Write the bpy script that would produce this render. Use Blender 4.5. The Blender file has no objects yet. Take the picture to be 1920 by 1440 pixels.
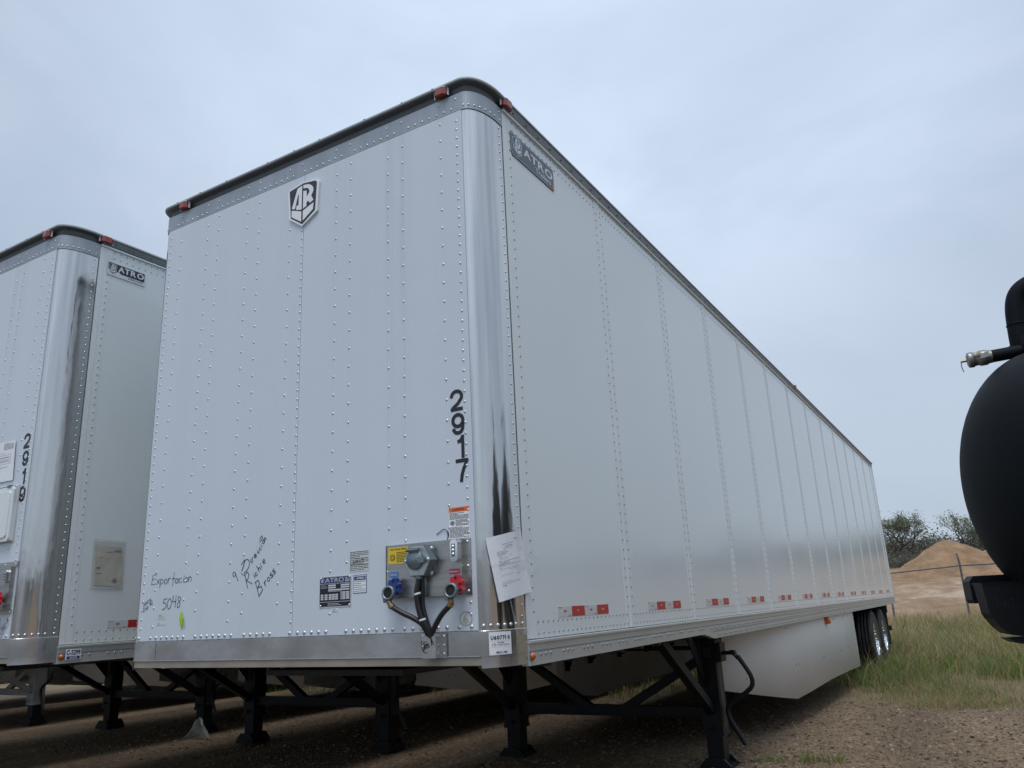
import bpy, math, random
import numpy as np
from mathutils import Vector, Matrix
from mathutils.geometry import tessellate_polygon
random.seed(7); RNG = np.random.default_rng(7)
SC = bpy.context.scene; COL = SC.collection; R = math.radians

# ---------------------------------------------------------------- camera
def make_camera():
    p, yaw, roll = 0.277891, -0.524778, -0.04843
    f = Vector((math.sin(yaw)*math.cos(p), math.cos(yaw)*math.cos(p), math.sin(p)))
    r = Vector((math.cos(yaw), -math.sin(yaw), 0)); u = r.cross(f)
    r2 = r*math.cos(roll)+u*math.sin(roll); u2 = u*math.cos(roll)-r*math.sin(roll)
    cd = bpy.data.cameras.new('camera'); cam = bpy.data.objects.new('camera', cd); COL.objects.link(cam)
    m = Matrix((r2, u2, -f)).transposed().to_4x4(); m.translation = Vector((1.88409, -3.02382, 1.33962))
    cam.matrix_world = m
    cd.sensor_width = 36; cd.lens = 1467.96/1920*36; cd.clip_end = 2000; cd.clip_start = .05
    SC.camera = cam
make_camera()

# ---------------------------------------------------------------- sky and sun (overcast)
SUN_EL, SUN_AZ = R(67), R(158)            # azimuth measured from +Y clockwise: the veiled sun stands behind the camera
def make_world():
    w = bpy.data.worlds.new('World'); SC.world = w; w.use_nodes = True
    nt = w.node_tree; N = nt.nodes; L = nt.links; N.clear()
    out = N.new('ShaderNodeOutputWorld'); bg = N.new('ShaderNodeBackground'); bg.inputs[1].default_value = .1
    sky = N.new('ShaderNodeTexSky'); sky.sky_type = 'NISHITA'; sky.sun_disc = False
    sky.sun_elevation = SUN_EL; sky.sun_rotation = SUN_AZ
    tc = N.new('ShaderNodeTexCoord'); mp = N.new('ShaderNodeMapping'); mp.inputs['Scale'].default_value = (1.1, 1.1, 2.6)
    n1 = N.new('ShaderNodeTexNoise'); n1.inputs['Scale'].default_value = 1.5; n1.inputs['Detail'].default_value = 5; n1.inputs['Roughness'].default_value = .52
    n1.inputs['Distortion'].default_value = .5
    cr = N.new('ShaderNodeValToRGB'); e = cr.color_ramp.elements
    e[0].position = .36; e[0].color = (4.25, 5.1, 6.35, 1); e[1].position = .64; e[1].color = (5.35, 6.2, 7.45, 1)
    # overcast layer: paler and greyer towards the horizon
    sx = N.new('ShaderNodeSeparateXYZ'); mr = N.new('ShaderNodeMapRange'); mr.inputs[1].default_value = 0; mr.inputs[2].default_value = .45
    hz = N.new('ShaderNodeMixRGB'); hz.inputs[1].default_value = (3.6, 4.25, 4.95, 1)
    hm = N.new('ShaderNodeMixRGB'); hm.inputs[0].default_value = .5
    mx = N.new('ShaderNodeMixRGB'); mx.inputs[0].default_value = .9
    L.new(tc.outputs['Generated'], mp.inputs[0]); L.new(mp.outputs[0], n1.inputs['Vector']); L.new(n1.outputs['Fac'], cr.inputs[0])
    L.new(tc.outputs['Generated'], sx.inputs[0]); L.new(sx.outputs['Z'], mr.inputs[0])
    L.new(cr.outputs[0], hm.inputs[1]); hm.inputs[2].default_value = (3.6, 4.25, 4.95, 1)
    L.new(mr.outputs[0], hz.inputs[0]); L.new(hm.outputs[0], hz.inputs[1]); L.new(cr.outputs[0], hz.inputs[2])
    # the clouds are brighter round the hidden sun
    dt = N.new('ShaderNodeVectorMath'); dt.operation = 'DOT_PRODUCT'; dt.inputs[1].default_value = (math.sin(SUN_AZ)*math.cos(SUN_EL), math.cos(SUN_AZ)*math.cos(SUN_EL), math.sin(SUN_EL))
    gl = N.new('ShaderNodeMapRange'); gl.interpolation_type = 'SMOOTHSTEP'; gl.inputs[1].default_value = .35; gl.inputs[2].default_value = 1.0; gl.inputs[3].default_value = 1.0; gl.inputs[4].default_value = 1.45
    d2 = N.new('ShaderNodeVectorMath'); d2.operation = 'DOT_PRODUCT'; d2.inputs[1].default_value = (math.sin(-.42)*.72, math.cos(-.42)*.72, .694)   # a thinner patch of cloud above the trailer
    g2 = N.new('ShaderNodeMapRange'); g2.interpolation_type = 'SMOOTHSTEP'; g2.inputs[1].default_value = .80; g2.inputs[2].default_value = 1.0; g2.inputs[3].default_value = .95; g2.inputs[4].default_value = 1.22
    gm = N.new('ShaderNodeMath'); gm.operation = 'MULTIPLY'; L.new(tc.outputs['Generated'], d2.inputs[0]); L.new(d2.outputs['Value'], g2.inputs[0]); L.new(g2.outputs[0], gm.inputs[1])
    ml = N.new('ShaderNodeVectorMath'); ml.operation = 'SCALE'
    L.new(tc.outputs['Generated'], dt.inputs[0]); L.new(dt.outputs['Value'], gl.inputs[0]); L.new(hz.outputs[0], ml.inputs[0]); L.new(gl.outputs[0], gm.inputs[0]); L.new(gm.outputs[0], ml.inputs['Scale'])
    L.new(sky.outputs[0], mx.inputs[1]); L.new(ml.outputs[0], mx.inputs[2]); L.new(mx.outputs[0], bg.inputs[0]); L.new(bg.outputs[0], out.inputs[0])
make_world()
def make_sun():
    ld = bpy.data.lights.new('sun', 'SUN'); ld.energy = 1.2; ld.angle = R(22); ld.color = (1, .975, .94)
    o = bpy.data.objects.new('sun', ld); COL.objects.link(o)
    d = Vector((math.sin(SUN_AZ)*math.cos(SUN_EL), math.cos(SUN_AZ)*math.cos(SUN_EL), math.sin(SUN_EL)))
    o.rotation_euler = d.to_track_quat('Z', 'Y').to_euler(); o.location = (-6, -15, 30)
make_sun()
SC.view_settings.view_transform = 'Standard'; SC.view_settings.look = 'None'; SC.view_settings.exposure = .24; SC.view_settings.gamma = 1
try: SC.cycles.max_bounces = 8; SC.cycles.transparent_max_bounces = 8
except Exception: pass

# ---------------------------------------------------------------- materials
def mat(name, col, rough=.5, metal=0, var=0, vscale=4, stretch=(1, 1, 1), col2=None, bump=0, bscale=20, bdist=.01, bstretch=(1, 1, 1),
        rvar=0, coat=0, detail=4, spec=.5, lo=.35, hi=.65):
    m = bpy.data.materials.new(name); m.use_nodes = True; nt = m.node_tree; N = nt.nodes; L = nt.links
    b = N['Principled BSDF']; b.inputs['Base Color'].default_value = (*col, 1); b.inputs['Roughness'].default_value = rough
    b.inputs['Metallic'].default_value = metal; b.inputs['Coat Weight'].default_value = coat; b.inputs['Specular IOR Level'].default_value = spec
    if var or rvar or bump:
        tc = N.new('ShaderNodeTexCoord')
    if var or rvar:
        mp = N.new('ShaderNodeMapping'); mp.inputs['Scale'].default_value = stretch
        n = N.new('ShaderNodeTexNoise'); n.inputs['Scale'].default_value = vscale; n.inputs['Detail'].default_value = detail
        L.new(tc.outputs['Object'], mp.inputs[0]); L.new(mp.outputs[0], n.inputs['Vector'])
        if var:
            cr = N.new('ShaderNodeValToRGB'); e = cr.color_ramp.elements; e[0].position = lo; e[1].position = hi
            c2 = col2 or tuple(c*(1-var) for c in col); e[0].color = (*c2, 1); e[1].color = (*col, 1)
            L.new(n.outputs['Fac'], cr.inputs[0]); L.new(cr.outputs[0], b.inputs['Base Color'])
        if rvar:
            mr = N.new('ShaderNodeMapRange'); mr.inputs[1].default_value = .3; mr.inputs[2].default_value = .7
            mr.inputs[3].default_value = max(.02, rough-rvar); mr.inputs[4].default_value = rough+rvar
            L.new(n.outputs['Fac'], mr.inputs[0]); L.new(mr.outputs[0], b.inputs['Roughness'])
    if bump:
        mp2 = N.new('ShaderNodeMapping'); mp2.inputs['Scale'].default_value = bstretch
        n2 = N.new('ShaderNodeTexNoise'); n2.inputs['Scale'].default_value = bscale; n2.inputs['Detail'].default_value = 3
        bp = N.new('ShaderNodeBump'); bp.inputs['Strength'].default_value = bump; bp.inputs['Distance'].default_value = bdist
        L.new(tc.outputs['Object'], mp2.inputs[0]); L.new(mp2.outputs[0], n2.inputs['Vector'])
        L.new(n2.outputs['Fac'], bp.inputs['Height']); L.new(bp.outputs[0], b.inputs['Normal'])
    return m
M = {}
def front_mat():
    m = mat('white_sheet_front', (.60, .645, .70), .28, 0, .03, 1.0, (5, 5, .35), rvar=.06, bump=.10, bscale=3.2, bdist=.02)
    nt = m.node_tree; N = nt.nodes; L = nt.links; b = N['Principled BSDF']; src = b.inputs['Base Color'].links[0].from_socket      # rain streaks below some rivet columns
    tc = N.new('ShaderNodeTexCoord'); sp = N.new('ShaderNodeSeparateXYZ'); L.new(tc.outputs['Object'], sp.inputs[0])
    mx = N.new('ShaderNodeMapRange'); mx.inputs[1].default_value = -1.3; mx.inputs[2].default_value = 1.3; L.new(sp.outputs['X'], mx.inputs[0])
    cr = N.new('ShaderNodeValToRGB'); e = cr.color_ramp.elements; st = [(0, 0), (.345, 0), (.36, .2), (.375, 0), (.49, 0), (.50, .25), (.515, 0), (.61, 0), (.622, .3), (.64, .1), (.66, .3), (.68, 0), (.755, 0), (.768, .85), (.782, .4), (.795, .15), (.806, 1), (.822, .3), (.85, 0), (1, 0)]
    while len(e) < len(st): e.new(.5)
    for k, (p, v) in enumerate(st): e[k].position = p; e[k].color = (v, v, v, 1)
    L.new(mx.outputs[0], cr.inputs[0])
    mp = N.new('ShaderNodeMapping'); mp.inputs['Scale'].default_value = (40, 1, .8); n = N.new('ShaderNodeTexNoise'); n.inputs['Scale'].default_value = 1.6; n.inputs['Detail'].default_value = 5
    L.new(tc.outputs['Object'], mp.inputs[0]); L.new(mp.outputs[0], n.inputs['Vector'])
    r1 = N.new('ShaderNodeMapRange'); r1.inputs[1].default_value = .35; r1.inputs[2].default_value = .75; L.new(n.outputs['Fac'], r1.inputs[0])
    rz = N.new('ShaderNodeMapRange'); rz.inputs[1].default_value = 1.4; rz.inputs[2].default_value = 3.6; L.new(sp.outputs['Z'], rz.inputs[0])
    def mul(a, c):
        x = N.new('ShaderNodeMath'); x.operation = 'MULTIPLY'; L.new(a, x.inputs[0])
        if isinstance(c, float): x.inputs[1].default_value = c
        else: L.new(c, x.inputs[1])
        return x.outputs[0]
    f = mul(mul(mul(cr.outputs[0], r1.outputs[0]), rz.outputs[0]), .42); mm = N.new('ShaderNodeMixRGB'); mm.inputs[2].default_value = (.28, .28, .30, 1); L.new(f, mm.inputs[0]); L.new(src, mm.inputs[1]); L.new(mm.outputs[0], b.inputs['Base Color'])
    return m
M['front'] = front_mat()
M['side'] = mat('white_sheet_side', (.715, .76, .765), .15, 0, .03, .8, rvar=.05, bump=.14, bscale=1.3, bdist=.02, bstretch=(1, 1.6, .5), spec=.34)
M['splice'] = mat('white_splice', (.74, .77, .775), .4, 0, .04, 3)
M['rivet'] = mat('aluminium_rivet', (.66, .68, .70), .33, .85, .15, 30)
M['siderivet'] = mat('painted_rivet', (.40, .42, .43), .32, .6, .15, 30)
M['seam'] = mat('seam_shadow_gap', (.10, .11, .12), .6)
M['stain'] = mat('polished_stainless', (.64, .635, .625), .125, .95, .22, 1.5, (14, 14, .5), rvar=.07, bump=.18, bscale=2.0, bdist=.03, bstretch=(3, 3, 1))
M['sill'] = mat('stainless_sill', (.60, .605, .61), .25, .85, .22, 1.6, (2, 2, 3.5), rvar=.1, bump=.2, bscale=4, bdist=.03)
M['band'] = mat('galvanised_band', (.36, .39, .42), .45, .5, .22, 3, (3, 3, .8), rvar=.08, bump=.1, bscale=3)
M['kick'] = mat('beige_primer', (.30, .265, .215), .6, 0, .2, 6)
M['rail'] = mat('grey_aluminium_rail', (.56, .57, .565), .34, .35, .12, 2, (4, .6, 4), rvar=.08)
M['toprail'] = mat('dull_aluminium_top_rail', (.24, .255, .26), .45, .5, .2, 3)
M['lip'] = mat('roof_lip', (.36, .385, .375), .5, .2, .2, 5)
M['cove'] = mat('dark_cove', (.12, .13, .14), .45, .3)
M['roof'] = mat('roof_skin', (.6, .6, .6), .5)
M['black'] = mat('black_chassis_paint', (.0065, .008, .011), .45, 0, .3, 8, bump=.08, bscale=60, spec=.3)
M['blackdust'] = mat('dusty_black_paint', (.05, .045, .038), .6, 0, .5, 5)
M['silverleg'] = mat('silver_grey_paint', (.42, .42, .41), .5, 0, .25, 6)
M['under'] = mat('underfloor_steel', (.03, .03, .032), .7)
M['skirt'] = mat('white_skirt', (.85, .87, .885), .42, 0, .05, 1.2, rvar=.06, bump=.05, bscale=1.5, bdist=.02)
M['hole'] = mat('dark_hole', (.01, .01, .01), .8)
M['rubber'] = mat('tyre_rubber', (.022, .022, .023), .75, 0, .4, 9, col2=(.045, .042, .038))
M['rim'] = mat('polished_rim', (.70, .71, .73), .16, 1)
M['hose'] = mat('black_hose', (.012, .012, .013), .35)
M['brass'] = mat('brass_fitting', (.38, .27, .14), .4, .8)
M['zinc'] = mat('cast_zinc', (.22, .265, .285), .42, .6, .3, 25)
M['zincface'] = mat('cast_zinc_cover', (.50, .54, .55), .4, .6, .2, 25)
M['chrome'] = mat('chrome', (.85, .86, .88), .07, 1)
M['boxsteel'] = mat('brushed_box_plate', (.46, .455, .44), .3, .85, .2, 2, (1, 1, 20), rvar=.06, bump=.05, bscale=5)
M['blue'] = mat('blue_handle', (.016, .045, .22), .4)
M['red'] = mat('red_handle', (.52, .02, .035), .4)
M['tapered'] = mat('red_reflector', (.50, .024, .022), .3, 0, .15, 30)
M['tapewhite'] = mat('white_reflector', (.60, .615, .60), .3, 0, .08, 30)
M['amber'] = mat('amber_lens', (.62, .12, .012), .18, 0, .25, 20, coat=.5)
M['redlens'] = mat('red_amber_lens', (.30, .035, .014), .18, 0, .25, 20, coat=.5)
M['white'] = mat('white_plastic', (.78, .79, .80), .4)
M['paper'] = mat('white_paper', (.80, .81, .84), .6, 0, .05, 6, bump=.25, bscale=9, bdist=.01)
M['oldpaper'] = mat('yellowed_paper', (.50, .475, .40), .55, 0, .2, 9, bump=.3, bscale=14)
M['ink'] = mat('black_ink', (.012, .012, .016), .5)
M['pencil'] = mat('grey_marker', (.10, .10, .125), .5)
M['greyink'] = mat('grey_print', (.20, .20, .22), .6)
M['gold'] = mat('faded_yellow_marker', (.46, .40, .27), .5)
M['plate'] = mat('black_spec_plate', (.014, .014, .02), .3)
M['decal'] = mat('slate_decal', (.075, .092, .115), .35)
M['navy'] = mat('navy_print', (.035, .055, .16), .4)
M['silver'] = mat('silver_print', (.62, .64, .66), .4, .3)
M['yellow'] = mat('yellow_label', (.72, .50, .03), .45)
M['orange'] = mat('orange_label', (.75, .15, .03), .45)
M['labelblue'] = mat('blue_label', (.04, .17, .50), .4)
M['crimson'] = mat('crimson_label', (.42, .02, .06), .4)
M['rust'] = mat('rb_orange', (.62, .13, .05), .5)
M['green'] = mat('lime_green', (.36, .62, .06), .4)
M['greenreflect'] = mat('painted_green_reflection', (.45, .55, .36), .4)
M['tank'] = mat('black_tank_paint', (.0045, .0065, .009), .62, 0, .25, 3, bump=.03, bscale=9, spec=.15)
M['camlock'] = mat('camlock_aluminium', (.36, .35, .33), .42, .8, .3, 30)
M['chalk'] = mat('chalk_mark', (.012, .013, .0145), .8)
M['post'] = mat('weathered_fence_steel', (.15, .16, .175), .5, .5, .3, 8)

def tape_mat():
    m = mat('clear_tape', (.75, .77, .80), .12); m.node_tree.nodes['Principled BSDF'].inputs['Alpha'].default_value = .22; return m
M['tape'] = tape_mat()
def lens_mat():
    m = mat('clear_sleeve', (.72, .73, .70), .15); m.node_tree.nodes['Principled BSDF'].inputs['Alpha'].default_value = .4; return m
M['sleeve'] = lens_mat()

# ---------------------------------------------------------------- mesh helpers
class MB:
    def __init__(s): s.v = []; s.f = []; s.m = []; s.sm = []
    def add(s, vs, fs, m=0, smooth=False):
        o = len(s.v); s.v += [tuple(v) for v in vs]
        for f in fs: s.f.append([o+i for i in f]); s.m.append(m); s.sm.append(smooth)
    def box(s, x0, x1, y0, y1, z0, z1, m=0):
        s.add([(x0, y0, z0), (x1, y0, z0), (x1, y1, z0), (x0, y1, z0), (x0, y0, z1), (x1, y0, z1), (x1, y1, z1), (x0, y1, z1)],
              [(0, 3, 2, 1), (4, 5, 6, 7), (0, 1, 5, 4), (1, 2, 6, 5), (2, 3, 7, 6), (3, 0, 4, 7)], m)
    def bar(s, a, b, w, h, m=0, up=(0, 0, 1)):          # rectangular bar from a to b
        a = Vector(a); b = Vector(b); d = (b-a).normalized(); u = Vector(up)
        if abs(d.dot(u)) > .98: u = Vector((0, 1, 0))
        r = d.cross(u).normalized(); u = r.cross(d); vs = []
        for p in (a, b):
            for i, j in ((-1, -1), (1, -1), (1, 1), (-1, 1)): vs.append(p+r*w/2*i+u*h/2*j)
        s.add(vs, [(3, 2, 1, 0), (4, 5, 6, 7), (0, 1, 5, 4), (1, 2, 6, 5), (2, 3, 7, 6), (3, 0, 4, 7)], m)
    def tube(s, pts, r, n=8, m=0, caps=True):
        pts = [Vector(p) for p in pts]; k = len(pts); rs = r if isinstance(r, (list, tuple)) else [r]*k
        vs = []; prev = None
        for i, p in enumerate(pts):
            d = (pts[min(i+1, k-1)]-pts[max(i-1, 0)]).normalized()
            if prev is None: prev = d.orthogonal().normalized()
            prev = (prev-d*prev.dot(d)).normalized(); q = d.cross(prev)
            for j in range(n):
                a = 2*math.pi*j/n; vs.append(p+(prev*math.cos(a)+q*math.sin(a))*rs[i])
        fs = [(i*n+j, i*n+(j+1) % n, (i+1)*n+(j+1) % n, (i+1)*n+j) for i in range(k-1) for j in range(n)]
        s.add(vs, fs, m, True)
        if caps: s.add(vs[:n], [tuple(range(n))[::-1]], m); s.add(vs[-n:], [tuple(range(n))], m)
    def lathe(s, prof, o=(0, 0, 0), ax=(0, 0, 1), n=24, m=0, smooth=True):    # prof: (radius, along)
        o = Vector(o); ax = Vector(ax).normalized(); p = ax.orthogonal().normalized(); q = ax.cross(p); vs = []
        for r, h in prof:
            for j in range(n):
                a = 2*math.pi*j/n; vs.append(o+ax*h+(p*math.cos(a)+q*math.sin(a))*r)
        s.add(vs, [(i*n+j, i*n+(j+1) % n, (i+1)*n+(j+1) % n, (i+1)*n+j) for i in range(len(prof)-1) for j in range(n)], m, smooth)
    def dome(s, p, nrm, r=.006, h=.0035, m=0):
        p = Vector(p); nrm = Vector(nrm); t = nrm.orthogonal().normalized(); q = nrm.cross(t); vs = []
        for rr, hh in ((r, 0), (r*.82, h*.65)):
            for j in range(7):
                a = 2*math.pi*j/7; vs.append(p+nrm*hh+(t*math.cos(a)+q*math.sin(a))*rr)
        vs.append(p+nrm*h)
        s.add(vs, [(j, (j+1) % 7, 7+(j+1) % 7, 7+j) for j in range(7)]+[(7+j, 7+(j+1) % 7, 14) for j in range(7)], m, True)
    def poly(s, pts, m=0):                               # planar polygon, may be concave
        s.add(pts, [tuple(t) for t in tessellate_polygon([[Vector(p) for p in pts]])], m)
    def prism(s, pts, vec, m=0):                         # polygon extruded by vec
        n = len(pts); vec = Vector(vec); a = [Vector(p) for p in pts]; b = [p+vec for p in a]
        t = tessellate_polygon([a]); s.add(a+b, [tuple(x) for x in t]+[tuple(n+i for i in x[::-1]) for x in t] +
              [(i, (i+1) % n, n+(i+1) % n, n+i) for i in range(n)], m)
    def mirror(s):
        o = MB(); o.v = [(-x, y, z) for x, y, z in s.v]; o.f = [f[::-1] for f in s.f]; o.m = list(s.m); o.sm = list(s.sm); return o
    def build(s, name, mats, parent=None, fix=True):
        if not isinstance(mats, (list, tuple)): mats = [mats]
        me = bpy.data.meshes.new(name); me.from_pydata([tuple(v) for v in s.v], [], s.f); me.polygons.foreach_set('material_index', s.m)
        me.polygons.foreach_set('use_smooth', s.sm)
        for x in mats: me.materials.append(M[x] if isinstance(x, str) else x)
        if fix:
            import bmesh
            bm = bmesh.new(); bm.from_mesh(me); bmesh.ops.recalc_face_normals(bm, faces=bm.faces); bm.to_mesh(me); bm.free()
        me.update(); o = bpy.data.objects.new(name, me); COL.objects.link(o)
        if parent: o.parent = parent
        return o
def tag(o, label, cat=None, group=None, kind=None):
    if label: o['label'] = label
    if cat: o['category'] = cat
    if group: o['group'] = group
    if kind: o['kind'] = kind
    return o
def empty(name, loc, label, cat, group=None, rz=0):
    o = bpy.data.objects.new(name, None); COL.objects.link(o); o.location = loc; o.rotation_euler = (0, 0, rz); o.empty_display_size = .2
    return tag(o, label, cat, group)
def copy_tree(o, parent=None):
    c = o.copy(); COL.objects.link(c)
    if parent: c.parent = parent
    for ch in list(o.children): copy_tree(ch, c)
    return c

# a flat drawing plane on a surface: a = along, b = up, d = proud of the surface
class Plane:
    def __init__(s, o, r, u): s.o = Vector(o); s.r = Vector(r); s.u = Vector(u); s.n = s.r.cross(s.u)
    def __call__(s, a, b, d=0): return s.o+s.r*a+s.u*b+s.n*d
    def sub(s, a0, b0, a1, b1, a3, b3):                  # an affine sub-plane: unit square mapped to a patch (may be sheared)
        q = Plane(s(a0, b0), s.r, s.u); q.r = s.r*(a1-a0)+s.u*(b1-b0); q.u = s.r*(a3-a0)+s.u*(b3-b0); q.n = s.n; return q
FONT = {}
def text_geo(t, bold=0.0):
    k = (t, bold)
    if k not in FONT:
        cu = bpy.data.curves.new('t', 'FONT'); cu.body = t; cu.offset = bold; cu.resolution_u = 3
        o = bpy.data.objects.new('t', cu); COL.objects.link(o)
        me = bpy.data.meshes.new_from_object(o.evaluated_get(bpy.context.evaluated_depsgraph_get()))
        v = np.array([x.co[:2] for x in me.vertices]); f = [tuple(p.vertices) for p in me.polygons]
        bpy.data.objects.remove(o); bpy.data.curves.remove(cu); bpy.data.meshes.remove(me)
        v = (v-v.min(0))/(v.max(0)-v.min(0)); FONT[k] = (v, f)
    return FONT[k]
def text(mb, pl, t, a0, b0, w, h, m=0, d=.002, bold=.0, shear=0):
    v, f = text_geo(t, bold); mb.add([pl(a0+x*w+y*shear*h, b0+y*h, d) for x, y in v], f, m)
def sheet(mb, pl, a0, b0, a1, b1, d0=.0002, d1=.0012, m=0):
    c = [(a0, b0), (a1, b0), (a1, b1), (a0, b1)]
    mb.add([pl(a, b, d0) for a, b in c]+[pl(a, b, d1) for a, b in c], [(4, 5, 6, 7), (0, 1, 5, 4), (1, 2, 6, 5), (2, 3, 7, 6), (3, 0, 4, 7)], m)
def quad(mb, pl, a0, b0, a1, b1, d, m=0): mb.add([pl(a0, b0, d), pl(a1, b0, d), pl(a1, b1, d), pl(a0, b1, d)], [(0, 1, 2, 3)], m)
def greek(mb, pl, a0, b0, a1, b1, rows, m=0, d=.0016, fill=.55, seed=1):     # lines of print too small to read
    rg = random.Random(seed); dh = (b1-b0)/rows
    for i in range(rows):
        y = b1-(i+.5)*dh; a = a0; end = a1 if rg.random() > .25 else a0+(a1-a0)*rg.uniform(.45, .8)
        while a < end:
            w = (a1-a0)*rg.uniform(.05, .16); quad(mb, pl, a, y-dh*fill/2, min(a+w, end), y+dh*fill/2, d, m); a += w+(a1-a0)*.022
def stroke(mb, pl, pts, w, m=0, d=.0015):                # a pen stroke as a ribbon
    for i in range(len(pts)-1):
        a = np.array(pts[i]); b = np.array(pts[i+1]); t = b-a; l = np.hypot(*t)
        if l < 1e-6: continue
        t /= l; n = np.array([-t[1], t[0]])*w/2; e = t*w*.3; q = [a-e-n, b+e-n, b+e+n, a-e+n]
        mb.add([pl(x, y, d+.00004*(i % 7)) for x, y in q], [(0, 1, 2, 3)], m)
def arc(cx, cy, rx, ry, a0, a1, n=10): return [(cx+rx*math.cos(R(a0+(a1-a0)*i/n)), cy+ry*math.sin(R(a0+(a1-a0)*i/n))) for i in range(n+1)]
PEN = {'E': [[(.7, 1), (.1, .95), (0, 0), (.7, .05)], [(.05, .5), (.6, .55)]], 'x': [[(0, .5), (.5, 0)], [(.5, .55), (0, 0)]],
 'p': [[(.05, .5), (0, -.4)], arc(.22, .27, .2, .25, 150, -170)], 'o': [arc(.25, .27, .23, .26, 90, 450)], 'r': [[(.05, .5), (.05, 0)], [(.05, .3), (.2, .5), (.42, .5)]],
 't': [[(.25, .95), (.2, 0)], [(0, .55), (.5, .6)]], 'T': [[(.25, 1.3), (.22, -.3)], [(0, .55), (.5, .6)]], 'a': [arc(.22, .25, .2, .25, 60, 400), [(.45, .5), (.46, 0)]], 'c': [arc(.25, .25, .22, .25, 50, 320)],
 'i': [[(.1, .5), (.1, 0)], [(.12, .7), (.14, .78)]], 'n': [[(.03, .5), (.03, 0)], [(.03, .35), (.2, .52), (.38, .4), (.4, 0)]], 'e': [[(.03, .25), (.42, .3)]+arc(.23, .26, .2, .24, 20, 320)],
 'D': [[(.1, 1), (.0, 0)], [(-.15, .95), (.3, 1), (.62, .75), (.62, .35), (.3, .02), (-.1, 0)]], 'R': [[(.1, 1), (0, -.1)], [(0, .95), (.4, 1), (.5, .75), (.3, .52), (.08, .5), (.55, -.1)]],
 'h': [[(.05, 1), (.03, 0)], [(.03, .35), (.2, .52), (.38, .4), (.4, 0)]], 'B': [[(.1, 1), (0, 0)], [(.05, .98), (.4, .95), (.42, .65), (.1, .52), (.5, .4), (.48, .1), (-.05, -.05)]],
 's': [[(.4, .5), (.1, .45), (.1, .3), (.38, .2), (.35, .02), (0, .02)]], '9': [arc(.22, .75, .2, .24, 20, 380)+[(.42, .5), (.4, -.2)]],
 '5': [[(.5, 1), (.1, .97), (.08, .6), (.35, .62), (.48, .35), (.35, .05), (0, 0)]], '0': [arc(.25, .5, .23, .5, 90, 450, 14)], '4': [[(.1, 1), (.03, .5), (.5, .5)], [(.42, 1), (.4, 0)]],
 '8': [[(.4, .9), (.15, 1), (.08, .75), (.4, .35), (.35, .03), (.1, .03), (.05, .3), (.42, .7), (.4, .9)]], '6': [[(.4, 1), (.1, .6), (.03, .25), (.2, 0), (.4, .1), (.4, .35), (.2, .42), (.05, .25)]],
 'G': [arc(.3, .5, .3, .5, 60, 300)+[(.5, .4), (.3, .4)]], 'A': [[(0, 0), (.25, 1), (.45, 0)], [(.08, .4), (.4, .4)]], 'l': [[(.1, 1), (.08, 0)]], 'b': [[(.05, 1), (.03, 0)], arc(.22, .25, .18, .25, 170, -170)],
 '#': [[(.15, 1), (.1, 0)], [(.4, 1), (.35, 0)], [(0, .65), (.5, .7)], [(0, .3), (.5, .35)]], '2': [[(0, .8), (.2, 1), (.42, .8), (.3, .4), (0, 0), (.5, .02)]],
 'L': [[(.08, 1), (0, 0), (.45, .02)]], 'I': [[(.1, 1), (.1, 0)]], 'N': [[(0, 0), (.05, 1), (.4, 0), (.45, 1)]], 'X': [[(0, 1), (.45, 0)], [(.45, 1), (0, 0)]], '-': [[(.05, .45), (.4, .45)]],
 '.': [[(.05, 0), (.1, .03)]], 'W': [[(0, 1), (.15, 0), (.3, .7), (.45, 0), (.6, 1)]], ' ': []}
PENW = {'E': .8, 'D': .8, 'R': .65, 'B': .65, 'i': .25, 'l': .22, 'I': .25, '.': .2, '-': .5, 'W': .75, ' ': .4, 'T': .55}
def pen(mb, pl, t, p0, p1, h, w=.004, m=0, seed=3):      # hand lettering along a baseline
    rg = random.Random(seed); p0 = np.array(p0, float); p1 = np.array(p1, float); L = np.hypot(*(p1-p0)); r = (p1-p0)/L; u = np.array([-r[1], r[0]])
    tot = sum(PENW.get(c, .58) for c in t); k = L/tot; x = 0
    for c in t:
        dy = rg.uniform(-.05, .05)*h; sc = rg.uniform(.92, 1.1)
        for st in PEN.get(c, []): stroke(mb, pl, [tuple(p0+r*(x+a*k)+u*(dy+b*h*sc)+r*b*h*.08) for a, b in st], w*rg.uniform(.85, 1.15), m)
        x += PENW.get(c, .58)*k
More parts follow.
